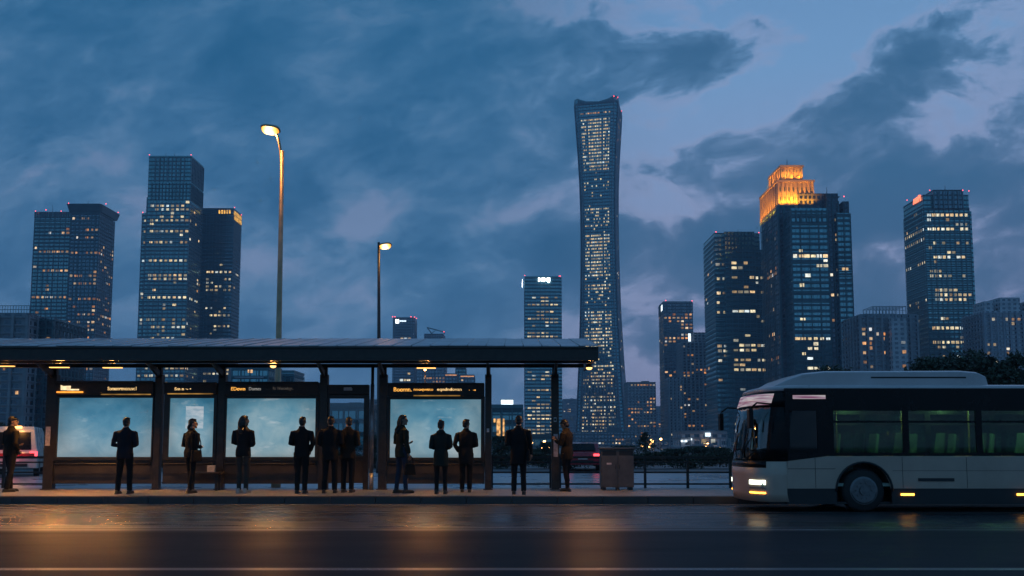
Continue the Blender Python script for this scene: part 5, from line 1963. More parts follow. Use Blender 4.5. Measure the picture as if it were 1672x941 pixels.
mb = MB(); mb.box(at(853.2, 457, 1001).x - .2, at(853.2, 457, 1001).x - .1 + .3, 1006, 1030, T.z(462), T.z(455)); T.part(mb, 'side_sign', M['sign_white'])
T.beacons([(857, 450, 1000), (915, 451, 1000), (913, 451, 1000)], .8)
T.finish()

# ------------------------------------------------------------------ the tall flared tower
TY = 1300
T = Tower('flared_tower', 'tallest tower, waisted glass shaft flaring at top and base under a dipping rim', 'tower', 980, TY)
PROF = [(168, 937.5, 1016.5), (185, 938.5, 1016), (210, 940.5, 1014.5), (250, 943.5, 1012), (290, 946, 1010.5), (330, 947.5, 1010), (380, 948.5, 1010.5), (430, 948.5, 1012), (480, 947.8, 1013.5),
        (530, 947, 1016), (580, 945.5, 1019.5), (630, 943.5, 1023), (680, 941.5, 1027), (727, 939.5, 1031)]
prof = []
for (py, a, b) in PROF:
    za = at(980, py, TY - 28).z
    xa, xb = at(a, py, TY).x, at(b, py, TY).x
    prof.append((za, (xa + xb) / 2, (xb - xa) / 2))
prof.sort()
RHO = R(-13)
DIAG = abs(math.cos(RHO)) + abs(math.sin(RHO)) * 0.72
cxT = sum(p[1] for p in prof) / len(prof)


def hw_at(z):
    for i in range(len(prof) - 1):
        if prof[i][0] <= z <= prof[i + 1][0]:
            f = (z - prof[i][0]) / (prof[i + 1][0] - prof[i][0])
            f = f * f * (3 - 2 * f) * 0.3 + f * 0.7
            return (prof[i][2] * (1 - f) + prof[i + 1][2] * f) / DIAG, prof[i][1] * (1 - f) + prof[i + 1][1] * f
    p = prof[0] if z < prof[0][0] else prof[-1]
    return p[2] / DIAG, p[1]


NS = 12          # segments per face


def ring_pts(z, grow=0.0):
    h_, cx_ = hw_at(z)
    h_ += grow
    c = h_ * 0.16
    loc = []
    side = [(-h_ + c + (2 * h_ - 2 * c) * i / NS, -h_) for i in range(NS + 1)]
    for q in range(4):
        for (x, y) in side:
            for _ in range(q):
                x, y = -y, x
            loc.append((x, y))
    out = []
    for (x, y) in loc:
        p = rotz((x, y, 0), RHO)
        out.append((p.x + cx_, p.y + TY, z))
    return out, h_, cx_


ztop = at(980, 166.5, TY - 28).z
lev = [-0.5] + [ztop * i / 60 for i in range(1, 60)] + [ztop - 4, ztop]
mb = MB()
n = 4 * (NS + 1)
vs, fs, uvs = [], [], []
for li, z in enumerate(lev):
    pts, h_, cx_ = ring_pts(z)
    for i, p in enumerate(pts):
        zz = p[2]
        if li >= len(lev) - 1:
            f = (i % (NS + 1)) / NS * 2 - 1
            zz += 7.5 * (abs(f) ** 2.2) - 1.5      # rim rises to the corners
        vs.append((p[0], p[1], zz))
for j in range(len(lev) - 1):
    for i in range(n):
        k = (i + 1) % n
        fs.append((j * n + i, j * n + k, (j + 1) * n + k, (j + 1) * n + i))
        u0 = i * 4.2
        uvs.append([(u0, lev[j]), (u0 + 4.2, lev[j]), (u0 + 4.2, lev[j + 1]), (u0, lev[j + 1])])
fs.append(tuple(range((len(lev) - 1) * n, len(lev) * n))); uvs.append([(0, 0)] * n)
mb.add(vs, fs, True, uvs)
GL_T = facade_mat('curtain_wall_tall_tower', (0.15, 0.36, 0.39), (0.065, 0.13, 0.15), 2.1, 5.1, 0.16, 0.36)
T.part(mb, 'glass_shaft', GL_T)
# ribs running up the shaft and the open fins of the crown
mb = MB()
for i in range(n):
    f = i % (NS + 1)
    r = 0.55 if f not in (0, NS) else 0.9
    pts = []
    for z in [0, 25, 50, 80, 115, 150, 200, 250, 300, 350, 400, 440, 470, 495, ztop - 12, ztop - 3]:
        P, _, _ = ring_pts(z, 0.25)
        pts.append(P[i])
    mb.tube(pts, r, 4, smooth=False)
T.part(mb, 'facade_rib', FR_M)
mb = MB()
zc0 = at(980, 184, TY).z
for i in range(n):
    for sfrac in (0.25, 0.5, 0.75):
        if (i % (NS + 1)) == NS:
            continue
        P0, _, _ = ring_pts(zc0, 0.3); P1, _, _ = ring_pts(ztop - 2, 0.3)
        a = Vector(P0[i]).lerp(Vector(P0[i + 1]), sfrac); b = Vector(P1[i]).lerp(Vector(P1[i + 1]), sfrac)
        f = ((i % (NS + 1)) + sfrac) / NS * 2 - 1
        b.z += 5.5 * abs(f) ** 2.2
        mb.tube([a, b], 0.55, 4, smooth=False)
T.part(mb, 'crown_fins', FR_M)
# pale diagonal stems of the base
mb = MB()
for i in range(0, n, 1):
    if (i % (NS + 1)) == NS:
        continue
    for (z0_, z1_) in ((4, 62), (62, 110)):
        P0, _, _ = ring_pts(z0_, 1.0); P1, _, _ = ring_pts(z1_, 0.5); Pm, _, _ = ring_pts((z0_ + z1_) / 2, .8)
        a, b = Vector(P0[i]), Vector(P1[i + 1])
        mb.tube([a, (Vector(Pm[i]) + Vector(Pm[i + 1])) / 2, b], 0.8, 4, smooth=False)
        a, b = Vector(P0[i + 1]), Vector(P1[i])
        mb.tube([a, (Vector(Pm[i]) + Vector(Pm[i + 1])) / 2, b], 0.8, 4, smooth=False)
T.part(mb, 'base_lattice', FR_L)
# lit floors on the front face
rnd = random.Random(5)
rowsT = {}
FL = 5.1
z = 8.0
while z < at(980, 182, TY).z:
    py = 727 - (727 - 166.5) * z / ztop
    if 186 < py < 192: p = .7
    elif 196 < py < 202: p = .95
    elif py < 196: p = 0
    elif py < 283: p = .86
    elif py < 288: p = .55
    elif py < 346: p = .22 if 296 < py < 318 else .04
    elif py < 352: p = .95
    elif py < 377: p = .5
    elif py < 390: p = .12
    elif py < 461: p = .85
    elif py < 471: p = .2
    elif py < 484: p = .8
    elif py < 508: p = .35
    elif py < 514: p = .1
    elif py < 535: p = .8
    elif py < 545: p = .4
    elif py < 574: p = .85
    elif py < 590: p = .35
    elif py < 660: p = rnd.choice((.12, .3, .85, .8))
    elif py < 715: p = rnd.choice((.2, .5, .85))
    else: p = .6
    h_, cx_ = hw_at(z)
    nb = 17
    cx0 = -h_ * 0.80
    on = False
    for i in range(nb):
        u = (-0.74 + 1.42 * (i + .5) / nb) * h_
        if i in (3, 12) and rnd.random() < .9:      # dark columns of the core
            continue
        edge = 1.0 if 3 < i < 14 else 0.78
        on = rnd.random() < (p * edge * 1.12 if p > .6 else p * edge)
        if on:
            q = rotz((u, -h_ - 0.55, 0), RHO)
            slope = (hw_at(z + 4)[0] - hw_at(z - 4)[0]) / 8
            kk = 'orange' if 186 < py < 192 else ('yellow' if rnd.random() < .6 else 'bright')
            T.wins.append((Vector((q.x + cx_, q.y + TY, z + FL * .62)), (h_ * 1.42 / nb * rnd.uniform(.6, .78), 0.5, FL * rnd.uniform(.36, .44)), kk, RHO))
    # the side face, faint and sparse
    for i in range(8):
        if rnd.random() < p * .12:
            u = (-0.7 + 1.4 * (i + .5) / 8) * h_
            q = rotz((h_ + 0.55, u, 0), RHO)
            T.wins.append((Vector((q.x + cx_, q.y + TY, z + FL * .62)), (0.5, h_ * .1, FL * .4), 'warm', RHO))
    z += FL
pts, _, _ = ring_pts(ztop)
for i in (NS, NS + 1, 2 * NS + 1):
    o = MB().ball((0, 0, 0), 0.7, 8, 6).build('beacon_light', M['beacon'], T.root)
    o.location = Vector(pts[i]) + Vector((0, 0, 4.5)) - T.o
T.finish()

# ------------------------------------------------------------------ right of the tall tower
T = Tower('office_tower', 'slim grey tower with a small white corner sign, right of the tall flared tower', 'tower', 1108, 1000)
B = T.block(1083, 1130.5, 492, 30, GL_C)
T.bands(B, 4.0, 5.0, FR_M, sides='l', fin_w=.5, zt=T.z(513))
T.louvres(B, 494, 512, FR_M, 2.4, sides='l')
T.lights(B, 4.0, 4.6, 0.16, {515: .5, 520: .6, 525: .5, 532: .35, 537: .6, 545: .35, 554: .5, 560: .3, 595: .3, 605: .3}, 'orange', wf=.6, hf=.5, top_gap=16)
T.lights(B, 4.0, 4.6, 0.05, None, 'orange', face='l')
x0 = B['x0']
mb = MB(); mb.box(x0 - .5, x0 - .2, 1003, 1013, T.z(506), T.z(497)); T.part(mb, 'side_sign', M['sign_white'])
T.beacons([(1087, 491, 1000), (1130, 491.5, 1000)], .9)
T.finish()

T = Tower('apartment_tower', 'grey apartment tower with a lit roof sign, in front of the slim grey tower', 'tower', 1135, 900)
B = T.block(1113, 1161, 558, 26, RES)
T.bands(B, 3.1, 4.2, CON, sides='l', band_h=.5, fin_w=1.2, out=.5)
B2 = T.block(1131, 1152, 543, 16, RES, name='roof_house', Y=904, z0=T.z(559))
T.lights(B, 3.1, 4.2, 0.10, {567: .3, 590: .1, 602: .5, 611: .5, 630: .15, 650: .2, 694: .4}, 'orange', wf=.5, hf=.55)
mb = MB(); mb.box(at(1124, 550, 899).x, at(1128, 550, 899).x, 899, 899.6, T.z(558), T.z(545)); T.part(mb, 'roof_sign', M['sign_cool'])
B3 = T.block(1091, 1115, 617, 24, RES2, name='lower_wing', Y=890)
T.bands(B3, 3.1, 4.0, CON, sides='l', band_h=.5, fin_w=1.4, out=.5)
T.lights(B3, 3.1, 4.0, 0.22, None, 'yellow', wf=.5, hf=.55, frac=(0.1, .3))
T.lights(B3, 3.1, 4.0, 0.10, None, 'orange', wf=.5, hf=.55)
T.finish()

T = Tower('glass_tower', 'blue glass tower with a finned flat top, left of the gold crowned tower', 'tower', 1200, 750)
B = T.block(1183, 1231.5, 378.5, 34, GL_B, Y=746)
T.bands(B, 4.3, 5.0, FR_T, sides='', fin_w=.35, band_h=1.1, zt=T.z(408))
T.louvres(B, 380, 407, FR_D, 3.1, sides='', frac=(.08, .9), w=.9)
RR = {433: .4, 440: .2, 456: .9, 480: .85, 506.5: .9, 520: .1, 540: .3, 555: .15, 564: .6, 575: .75, 586: .5, 607: .7, 622: .4}
T.lights(B, 4.3, 4.4, 0.08, RR, 'yellow', wf=.8, hf=.5, top_gap=30, frac=(.2, .98))
Ba = T.block(1166, 1186, 380.5, 42, GL_B, name='side_bay', Y=752)
T.bands(Ba, 4.3, 4.0, FR_T, sides='l', fin_w=.35, band_h=1.1, zt=T.z(388))
T.lights(Ba, 4.3, 4.4, 0.06, RR, 'warm', wf=.6, hf=.5, side_p=.3)
T.lights(Ba, 4.3, 4.4, 0.04, None, 'warm', face='l')
Bb = T.block(1229, 1240, 381, 36, GL_B, name='side_bay', Y=750)
Bc = T.block(1222, 1247, 408, 34, GL_B, name='side_bay', Y=748)
T.bands(Bc, 4.3, 4.4, FR_T, sides='l', fin_w=.35, band_h=1.1)
T.lights(Bc, 4.3, 4.4, 0.10, {433: .2, 456: .7, 480: .6, 564: .8, 586: .7, 607: .7}, 'yellow', wf=.7, hf=.5)
T.beacons([(1169, 379, 752), (1239, 380, 750)], .7)
T.mast(1205, 374, 379, 755)
T.finish()

# gold crowned tower
T = Tower('crowned_tower', 'dark stone tower with a stepped floodlit gold crown', 'tower', 1320, 650)
DK = facade_mat('stone_grid', (0.05, 0.08, 0.10), (0.075, 0.082, 0.09), 3.4, 3.9, 0.42, 0.34, 0.12, 0.3, 0.7)
BA = T.block(1270, 1297, 336, 44, DK, name='crown_shaft', Y=652)
T.bands(BA, 7.8, 4.4, FR_D, sides='l', fin_w=1.4, out=.5, band_h=.7)
T.lights(BA, 3.9, 3.6, 0.05, {440: .5, 432: .3, 540: .5, 548: .4, 560: .4}, 'orange', face='l', side_p=1.0, wf=.35, hf=.6, frac=(0, .7))
T.lights(BA, 3.9, 3.6, 0.05, {440: .4, 452: .3, 480: .2, 540: .7, 552: .5, 562: .5}, 'orange', wf=.6, hf=.6, frac=(.5, 1.0))
BM = T.block(1291, 1350, 340, 40, GL_B, name='front_bay', Y=636)
T.bands(BM, 7.4, 6.6, FR_D, sides='lr', fin_w=.6, out=.4, band_h=1.5, zt=T.z(360))
T.louvres(BM, 343, 362, FR_D, 4.2, sides='', w=.9)
T.lights(BM, 3.7, 4.4, 0.05, {370: .12, 387: .15, 419: .75, 436: .45, 451: .25, 479.5: 1.0, 484: .0, 519: .25, 530: .1, 552: .65, 583: .25, 600: .3}, 'bright', wf=.8, hf=.62, top_gap=26)
BR = T.block(1349, 1368, 316, 42, DK, name='rear_shaft', Y=648)
BR2 = T.block(1303, 1366, 316, 34, DK, name='rear_shaft', Y=654)
T.bands(BR, 3.9, 4.0, FR_D, sides='r', fin_w=.8, out=.4, band_h=.6, zt=T.z(330))
T.lights(BR, 3.9, 4.0, 0.07, {436: .4, 483: .5}, 'warm', wf=.4, hf=.5)
BS = T.block(1366, 1388, 348, 40, GL_B, name='side_bay', Y=645)
T.bands(BS, 3.9, 4.6, FR_D, sides='', fin_w=.6, out=.4, band_h=.9, zt=T.z(352))
T.lights(BS, 3.9, 4.6, 0.05, {436: .4, 483.5: .9, 490: .4}, 'yellow', wf=.7, hf=.5, frac=(.1, .9))
BS2 = T.block(1376, 1386, 329, 30, DK, name='side_bay', Y=650)
mb = MB(); xa, xb = at(1296, 318, 655).x, at(1372, 318, 655).x
mb.prism([(xa, 655), (xb, 655), (xb, 690), (xa, 690)], T.z(318, 655) - 1.5, T.z(316, 655), top=[(xa + 6, 660), (xb - 4, 660), (xb - 4, 685), (xa + 6, 685)])
T.part(mb, 'sloped_roof', FR_D)
# the crown: two receding stone tiers with pilasters
c1 = T.block(1270, 1327, 295.5, 46, STONE, name='crown_tier', Y=655, z0=T.z(340, 655))
c2 = T.block(1275, 1309, 271.5, 30, STONE, name='crown_tier', Y=662, z0=T.z(296, 662))


def pilasters(Bq, n1, n2, w, mat):
    mb = MB()
    for i in range(n1 + 1):
        xx = Bq['x0'] + (Bq['x1'] - Bq['x0']) * i / n1
        mb.box(xx - w, xx + w, Bq['y0'] - .9, Bq['y0'] - .003, Bq['z0'], Bq['z1'] - 1.3)
    for i in range(n2 + 1):
        yy = Bq['y0'] + (Bq['y1'] - Bq['y0']) * i / n2
        mb.box(Bq['x0'] - .9, Bq['x0'] - .003, yy - w, yy + w, Bq['z0'], Bq['z1'] - 1.3)
    mb.box(Bq['x0'] - 1.2, Bq['x1'] + 1.2, Bq['y0'] - 1.2, Bq['y1'] + 1.2, Bq['z1'] - 1.2, Bq['z1'] + .5)
    T.part(mb, 'pilasters', mat)
    mb = MB()
    for i in range(n1):
        xx = Bq['x0'] + (Bq['x1'] - Bq['x0']) * (i + .5) / n1
        for f in (0.25, 0.6):
            zq = Bq['z0'] + (Bq['z1'] - Bq['z0']) * f
            mb.box(xx - w * .9, xx + w * .9, Bq['y0'] - .12, Bq['y0'] - .004, zq, zq + (Bq['z1'] - Bq['z0']) * .16)
    T.part(mb, 'crown_windows', FR_D)


pilasters(c1, 8, 8, .45, STONE)
pilasters(c2, 6, 5, .35, STONE)
GOLD = (1.0, 0.36, 0.018)


def flood(x, y, z, e, aim, spot=120):
    mb = MB(); mb.box(x - .35, x + .35, y - .35, y + .35, z - .3, z + .1)
    o = T.part(mb, 'floodlight', FR_D)
    d = Vector(aim) - Vector((x, y, z))
    l = lamp_light('flood_beam', Vector((x, y, z + .3)) - T.o, e, GOLD, o, 0.4, spot, d.to_track_quat('-Z', 'Y').to_euler(), 0.8)
    l.location = Vector((x, y, z + .3)) - T.o


h1 = c1['z0']
for i in range(5):
    xx = c1['x0'] + (c1['x1'] - c1['x0']) * (i + .5) / 5
    flood(xx, c1['y0'] - 5.0, h1 + 1.5, 21000, (xx, c1['y0'], h1 + 13))
for i in range(5):
    yy = c1['y0'] + (c1['y1'] - c1['y0']) * (i + .5) / 5
    flood(c1['x0'] - 5.0, yy, h1 - 5, 21000, (c1['x0'], yy, h1 + 11))
h2 = c2['z0']
for i in range(3):
    xx = c2['x0'] + (c2['x1'] - c2['x0']) * (i + .5) / 3
    flood(xx, c2['y0'] - 3.6, h2 + 1.0, 8000, (xx, c2['y0'], h2 + 8))
for i in range(3):
    yy = c2['y0'] + (c2['y1'] - c2['y0']) * (i + .5) / 3
    flood(c2['x0'] - 3.6, yy, h2 + 1.0, 8000, (c2['x0'], yy, h2 + 8))
T.mast(1285, 261, 271, 670, .4); T.mast(1350, 306, 316, 660, .3)
T.beacons([(1378, 321, 655)], .7)
T.finish()

# slab at the right with red lettering
T = Tower('office_tower', 'dark tower near the right edge with red lettering high on its side', 'tower', 1545, 700)
B = T.block(1507, 1581, 318, 36, GL_A, cut=0, Y=700)
T.bands(B, 3.95, 4.0, FR_D, sides='l', fin_w=.55, zt=T.z(340))
R12 = {350: 1.0, 364: .55, 375: .95, 387: .2, 409: .2, 420: .85, 432: .2, 446: .4, 470: .4, 481: .7, 491: .55, 503: .15, 518: .35, 532: .9, 545: .45, 556: .6, 570: .3, 590: .3}
T.lights(B, 3.95, 3.6, 0.10, R12, 'yellow', wf=.7, hf=.55, top_gap=16, frac=(.06, .97))
T.lights(B, 3.95, 3.6, 0.06, {369: .4, 378: .7, 388: .6, 430: .5, 490: .4}, 'warm', face='l', side_p=1.0, wf=.3, hf=.55)
Bt = T.block(1524, 1571, 310, 30, GL_D, name='crown_screen', Y=698.5, z0=T.z(341))
T.louvres(Bt, 313, 340, FR_M, 4.0, sides='', w=.8)
Bl = T.block(1581.5, 1586, 345, 30, GL_A, name='side_bay', Y=702)
x0 = B['x0']
me_o = put_text('ASEI汽', 'side_lettering', 0, 13.5, T.z(332, 712), T.z(321, 712) - T.z(332, 712), 0, M['sign_red'], T.root, T.o, 0.02, extrude=.3)
me_o.location = Vector((x0 - .6, 716.5, T.z(333, 712))) - T.o
me_o.rotation_euler = (0, 0, R(-90))
T.beacons([(1481, 327, 734), (1518, 311, 699), (1572, 311, 699), (1582, 312, 702)], .65)
T.mast(1543, 303, 310, 706)
T.finish()

# housing blocks
T = Tower('apartment_block', 'low apartment block with a roof lattice between the two right towers', 'apartment block', 1450, 560)
B = T.block(1404, 1497, 513, 30, RES)
T.bands(B, 3.1, 5.0, CON, sides='l', band_h=.5, fin_w=1.3, out=.6, zt=T.z(515))
T.lights(B, 3.1, 4.2, 0.20, {531: .3, 546: .4, 557: .45, 566: .4, 577: .35, 590: .4}, 'orange', wf=.45, hf=.6, frac=(0, .8))
B2 = T.block(1455, 1480, 520, 24, RES2, name='stair_tower', Y=555)
T.lights(B2, 3.1, 4.2, 0.25, None, 'warm', wf=.45, hf=.6)
mb = MB()
x0, x1 = at(1432, 505, 556).x, at(1486, 505, 556).x
zb_, zt_ = T.z(513), T.z(499)
for i in range(11):
    xx = x0 + (x1 - x0) * i / 10
    for y in (562, 578):
        mb.box(xx - .15, xx + .15, y - .15, y + .15, zb_, zt_)
    mb.box(xx - .12, xx + .12, 562.2, 577.8, zt_ - .3, zt_)
for y in (562, 578):
    for zq in (zt_ - .2, (zb_ + zt_) / 2):
        mb.box(x0, x1, y - .1, y + .1, zq - .12, zq + .12)
T.part(mb, 'roof_lattice', FR_M)
T.finish(keep=80)

T = Tower('apartment_block', 'pale apartment tower cut by the right edge of the photo', 'apartment block', 1645, 620)
B = T.block(1606, 1700, 508, 30, RES2)
T.bands(B, 3.1, 4.6, FR_L, sides='l', band_h=.5, fin_w=1.2, out=.6)
for (a, b, c) in ((1607, 1622, 492), (1632, 1665, 486), (1676, 1700, 492)):
    T.block(a, b, c, 16, RES2, name='roof_house', Y=624, z0=T.z(509))
T.lights(B, 3.1, 4.4, 0.10, None, 'warm', wf=.4, hf=.6)
mb = MB()
T.finish(keep=60)

T = Tower('apartment_block', 'low dark block with a roof railing at the left edge behind the shelter roof', 'apartment block', 40, 330)
B = T.block(-70, 46, 511, 30, RES)
T.bands(B, 3.1, 5.6, CON, sides='r', band_h=.5, fin_w=1.0, out=.5)
B2 = T.block(44, 88, 519, 26, GL_D, name='rear_wing', Y=338)
T.bands(B2, 3.1, 3.0, FR_D, sides='r', band_h=.5, fin_w=.5, out=.4)
T.lights(B, 3.1, 5.0, 0.09, {545: .2, 605: .2, 640: .2}, 'warm', wf=.2, hf=.36)
T.lights(B2, 3.1, 3.4, 0.06, None, 'orange', wf=.4, hf=.6)
mb = MB(); x0, x1 = at(-70, 505, 331).x, at(46, 505, 331).x
zb_, zt_ = T.z(511), T.z(498)
for i in range(27):
    xx = x0 + (x1 - x0) * i / 26
    mb.box(xx - .06, xx + .06, 331.9, 332.1, zb_, zt_)
for zq in (zt_, zb_ + (zt_ - zb_) * .5):
    mb.box(x0, x1, 331.85, 332.15, zq - .12, zq + .08)
T.part(mb, 'roof_railing', FR_M)
T.finish(keep=60)

# lower buildings along the skyline
low = [
    # name, label, pl, pr, pt, Y, depth, mat, frame, rate, kind
    ('low building with a lit middle floor seen under the roof, beside the nearer lamp pole', 379, 438, 598, 420, 24, GL_B, FR_T, .10, 'warm'),
    ('plain low building seen under the roof just right of the nearer lamp pole', 438, 480, 607, 460, 22, GL_B, FR_T, .03, 'warm'),
    ('pale building with lit edges under the roof, left of the fourth panel lamp', 680, 727, 570, 950, 26, GL_C, FR_L, .30, 'orange'),
    ('small grey block with a lit parapet seen above the fourth header', 727, 746, 611, 900, 20, GL_C, FR_M, .15, 'orange'),
    ('narrow dark block standing above the fourth header', 744, 760, 601, 980, 20, GL_A, FR_D, .05, 'warm'),
    ('low block with a glowing roof line at the right end of the fourth header', 752, 774, 613, 880, 20, GL_C, FR_M, .30, 'orange'),
    ('dark low office block with a white rooftop light box beside the long-coated person', 803, 853, 664, 300, 26, GL_B, FR_T, .20, 'yellow'),
    ('faint round-topped block in the haze left of the tall flared tower', 920, 941, 652, 1700, 40, RES2, FR_L, .08, 'warm'),
    ('grey apartment block right beside the base of the tall flared tower', 1024, 1070, 625, 950, 28, RES2, CON, .22, 'orange'),
    ('distant pale sliver of a block right of the flared tower base', 1070, 1079, 664, 1500, 30, RES2, FR_L, .10, 'orange'),
    ('dark block seen through the glass door bay', 520, 603, 662, 260, 20, GL_A, FR_D, .25, 'orange'),
    ('low block seen in the gap between the steel column and the post', 603, 640, 655, 380, 20, RES, CON, .12, 'orange'),
    ('low pale shop row with white signs beside the front of the bus', 1112, 1186, 707, 380, 20, RES2, CON, .10, 'yellow'),
    ('wide low podium building at the foot of the tall flared tower', 938, 1036, 706, 900, 40, GL_C, FR_M, .35, 'warm'),
    ('low building with amber columns of light behind the long-coated person', 852, 922, 712, 420, 24, GL_A, FR_D, .35, 'orange'),
    ('long low row with amber shopfronts behind the railing between bin and bus', 1078, 1192, 733, 330, 16, RES, CON, .5, 'orange'),
    ('low hall in the haze behind the litter bin', 1030, 1092, 716, 640, 30, GL_C, FR_M, .35, 'orange'),
]
for (lab, pl, pr, pt, Y, dp_, mt, fm, rate, kind) in low:
    T = Tower('low_building', lab, 'building', (pl + pr) / 2, Y)
    B = T.block(pl, pr, pt, dp_, mt, name='building_block')
    T.bands(B, 3.8, 4.0, fm, sides='lr', fin_w=.5, out=.3, band_h=.7)
    T.lights(B, 3.8, 3.4, rate, None, kind, wf=.6, hf=.5, zb=1.0, top_gap=3.0)
    mb = MB()
    x0, x1, zt_ = B['x0'], B['x1'], B['z1']
    L = x1 - x0
    mb.box(x0 + L * .55, x0 + L * .8, Y + 4, Y + 12, zt_, zt_ + L * .07)
    mb.box(x0 - .3, x1 + .3, Y - .3, Y + dp_ + .3, zt_ - .6, zt_ + .7)
    T.part(mb, 'parapet', fm)
    if pl == 803:
        mb = MB(); mb.box(at(817, 655, Y).x, at(839, 655, Y).x, Y + 1, Y + 8, zt_ + .7, T.z(652)); T.part(mb, 'roof_house', FR_T)
        mb = MB(); mb.box(at(818, 655, Y).x, at(838, 655, Y).x, Y + .6, Y + .95, T.z(661), T.z(653)); T.part(mb, 'light_box', M['sign_cool'])
        mb = MB()
        for (a, b, c, d) in ((811, 817, 684, 712), (821, 823.5, 684, 712), (806, 809, 684, 690)):
            mb.box(at(a, 700, Y).x, at(b, 700, Y).x, Y - .7, Y - .45, T.z(d), T.z(c))
        T.part(mb, 'lit_shopfront', emat('shopfront_glow', (1.0, .5, .16), 1.6, scale=.9, lo=.15))
    if pl == 379:
        mb = MB(); mb.box(x0 + L * .1, x1 - L * .1, Y - 1.4, Y - .7, T.z(618), T.z(615.5)); T.part(mb, 'balcony', FR_L)
    if pl == 1112:
        for (a, b, c, d) in ((1110, 1115, 722, 719), (1117, 1121, 722, 719), (1125, 1129, 719, 716), (1151, 1159, 713, 707)):
            mb = MB(); mb.box(at(a, 700, Y).x, at(b, 700, Y).x, Y - .9, Y - .6, T.z(c), T.z(d)); T.part(mb, 'shop_sign', M['sign_cool'])
    if pl in (752, 727):
        mb = MB(); mb.box(x0, x1, Y - .8, Y - .5, zt_ - 1.6, zt_ - .7); T.part(mb, 'roof_light', emat('parapet_glow', (1.0, .45, .2), 1.2, scale=.3, lo=.3))
    T.finish(keep=60)

# ------------------------------------------------------------------ far street: lamps, cars, trees
far_lamps = [(694, 606, 120, 'warm street lamp glowing under the roof above the fourth header'),
             (860, 716, 260, 'tiny street lamp glow left of the long-coated person'), (868, 724, 300, 'tiny amber street lamp beside the long-coated person'),
             (889, 722, 240, 'amber street lamp glow between the coat and the last post'), (884, 733, 330, 'low amber street lamp dot near the railing'),
             (1060, 731, 420, 'small amber street lamp beside the little tree'), (1066, 722, 380, 'small amber street lamp glow right of the little tree'),
             (1079, 718, 300, 'reddish street lamp glow left of the slim grey tower foot'), (1088, 735, 360, 'amber street lamp dot at the foot of the apartment tower'),
             (1120, 737, 300, 'amber street lamp dot left of the shop row'), (1148, 736, 280, 'amber street lamp dot below the white shop sign'),
             (1176, 733, 260, 'amber street lamp dot nearest the bus front'), (1036, 735, 330, 'amber street lamp dot just right of the bin'), (573, 737, 160, 'amber street lamp dot through the glass door bay')]
rl = random.Random(77)
for k in range(16):
    far_lamps.append((rl.uniform(1034, 1186), rl.uniform(718, 742), rl.uniform(300, 620), 'one of the scattered amber lamp dots along the far road between bin and bus'))
for k in range(6):
    far_lamps.append((rl.uniform(806, 900), rl.uniform(720, 742), rl.uniform(260, 520), 'one of the scattered amber lamp dots along the far road behind the long-coated person'))
for (px, py, Y, lab) in far_lamps:
    p = at(px, py, Y)
    r = empty('street_lamp', (p.x, Y, 0))
    tag(r, lab, 'street lamp', 'far lamp dots' + lab.split('dots')[1] if lab.startswith('one of') else 'far street lamps with glowing heads')
    s = Y / 300
    MB().tube([(0, 0, 0), (0, 0, max(0.3, p.z - .1))], [.12, .08], 6).build('pole', M['lamp_dark'], r)
    MB().ball((0, 0, p.z + .15), (.42 * s, .42 * s, .34 * s), 10, 8).build('lamp_globe', M['street_orange'], r)
    if px == 694:
        lamp_light('lamp_glow', (0, 0, p.z - .6), 60, WARM, r, .2)


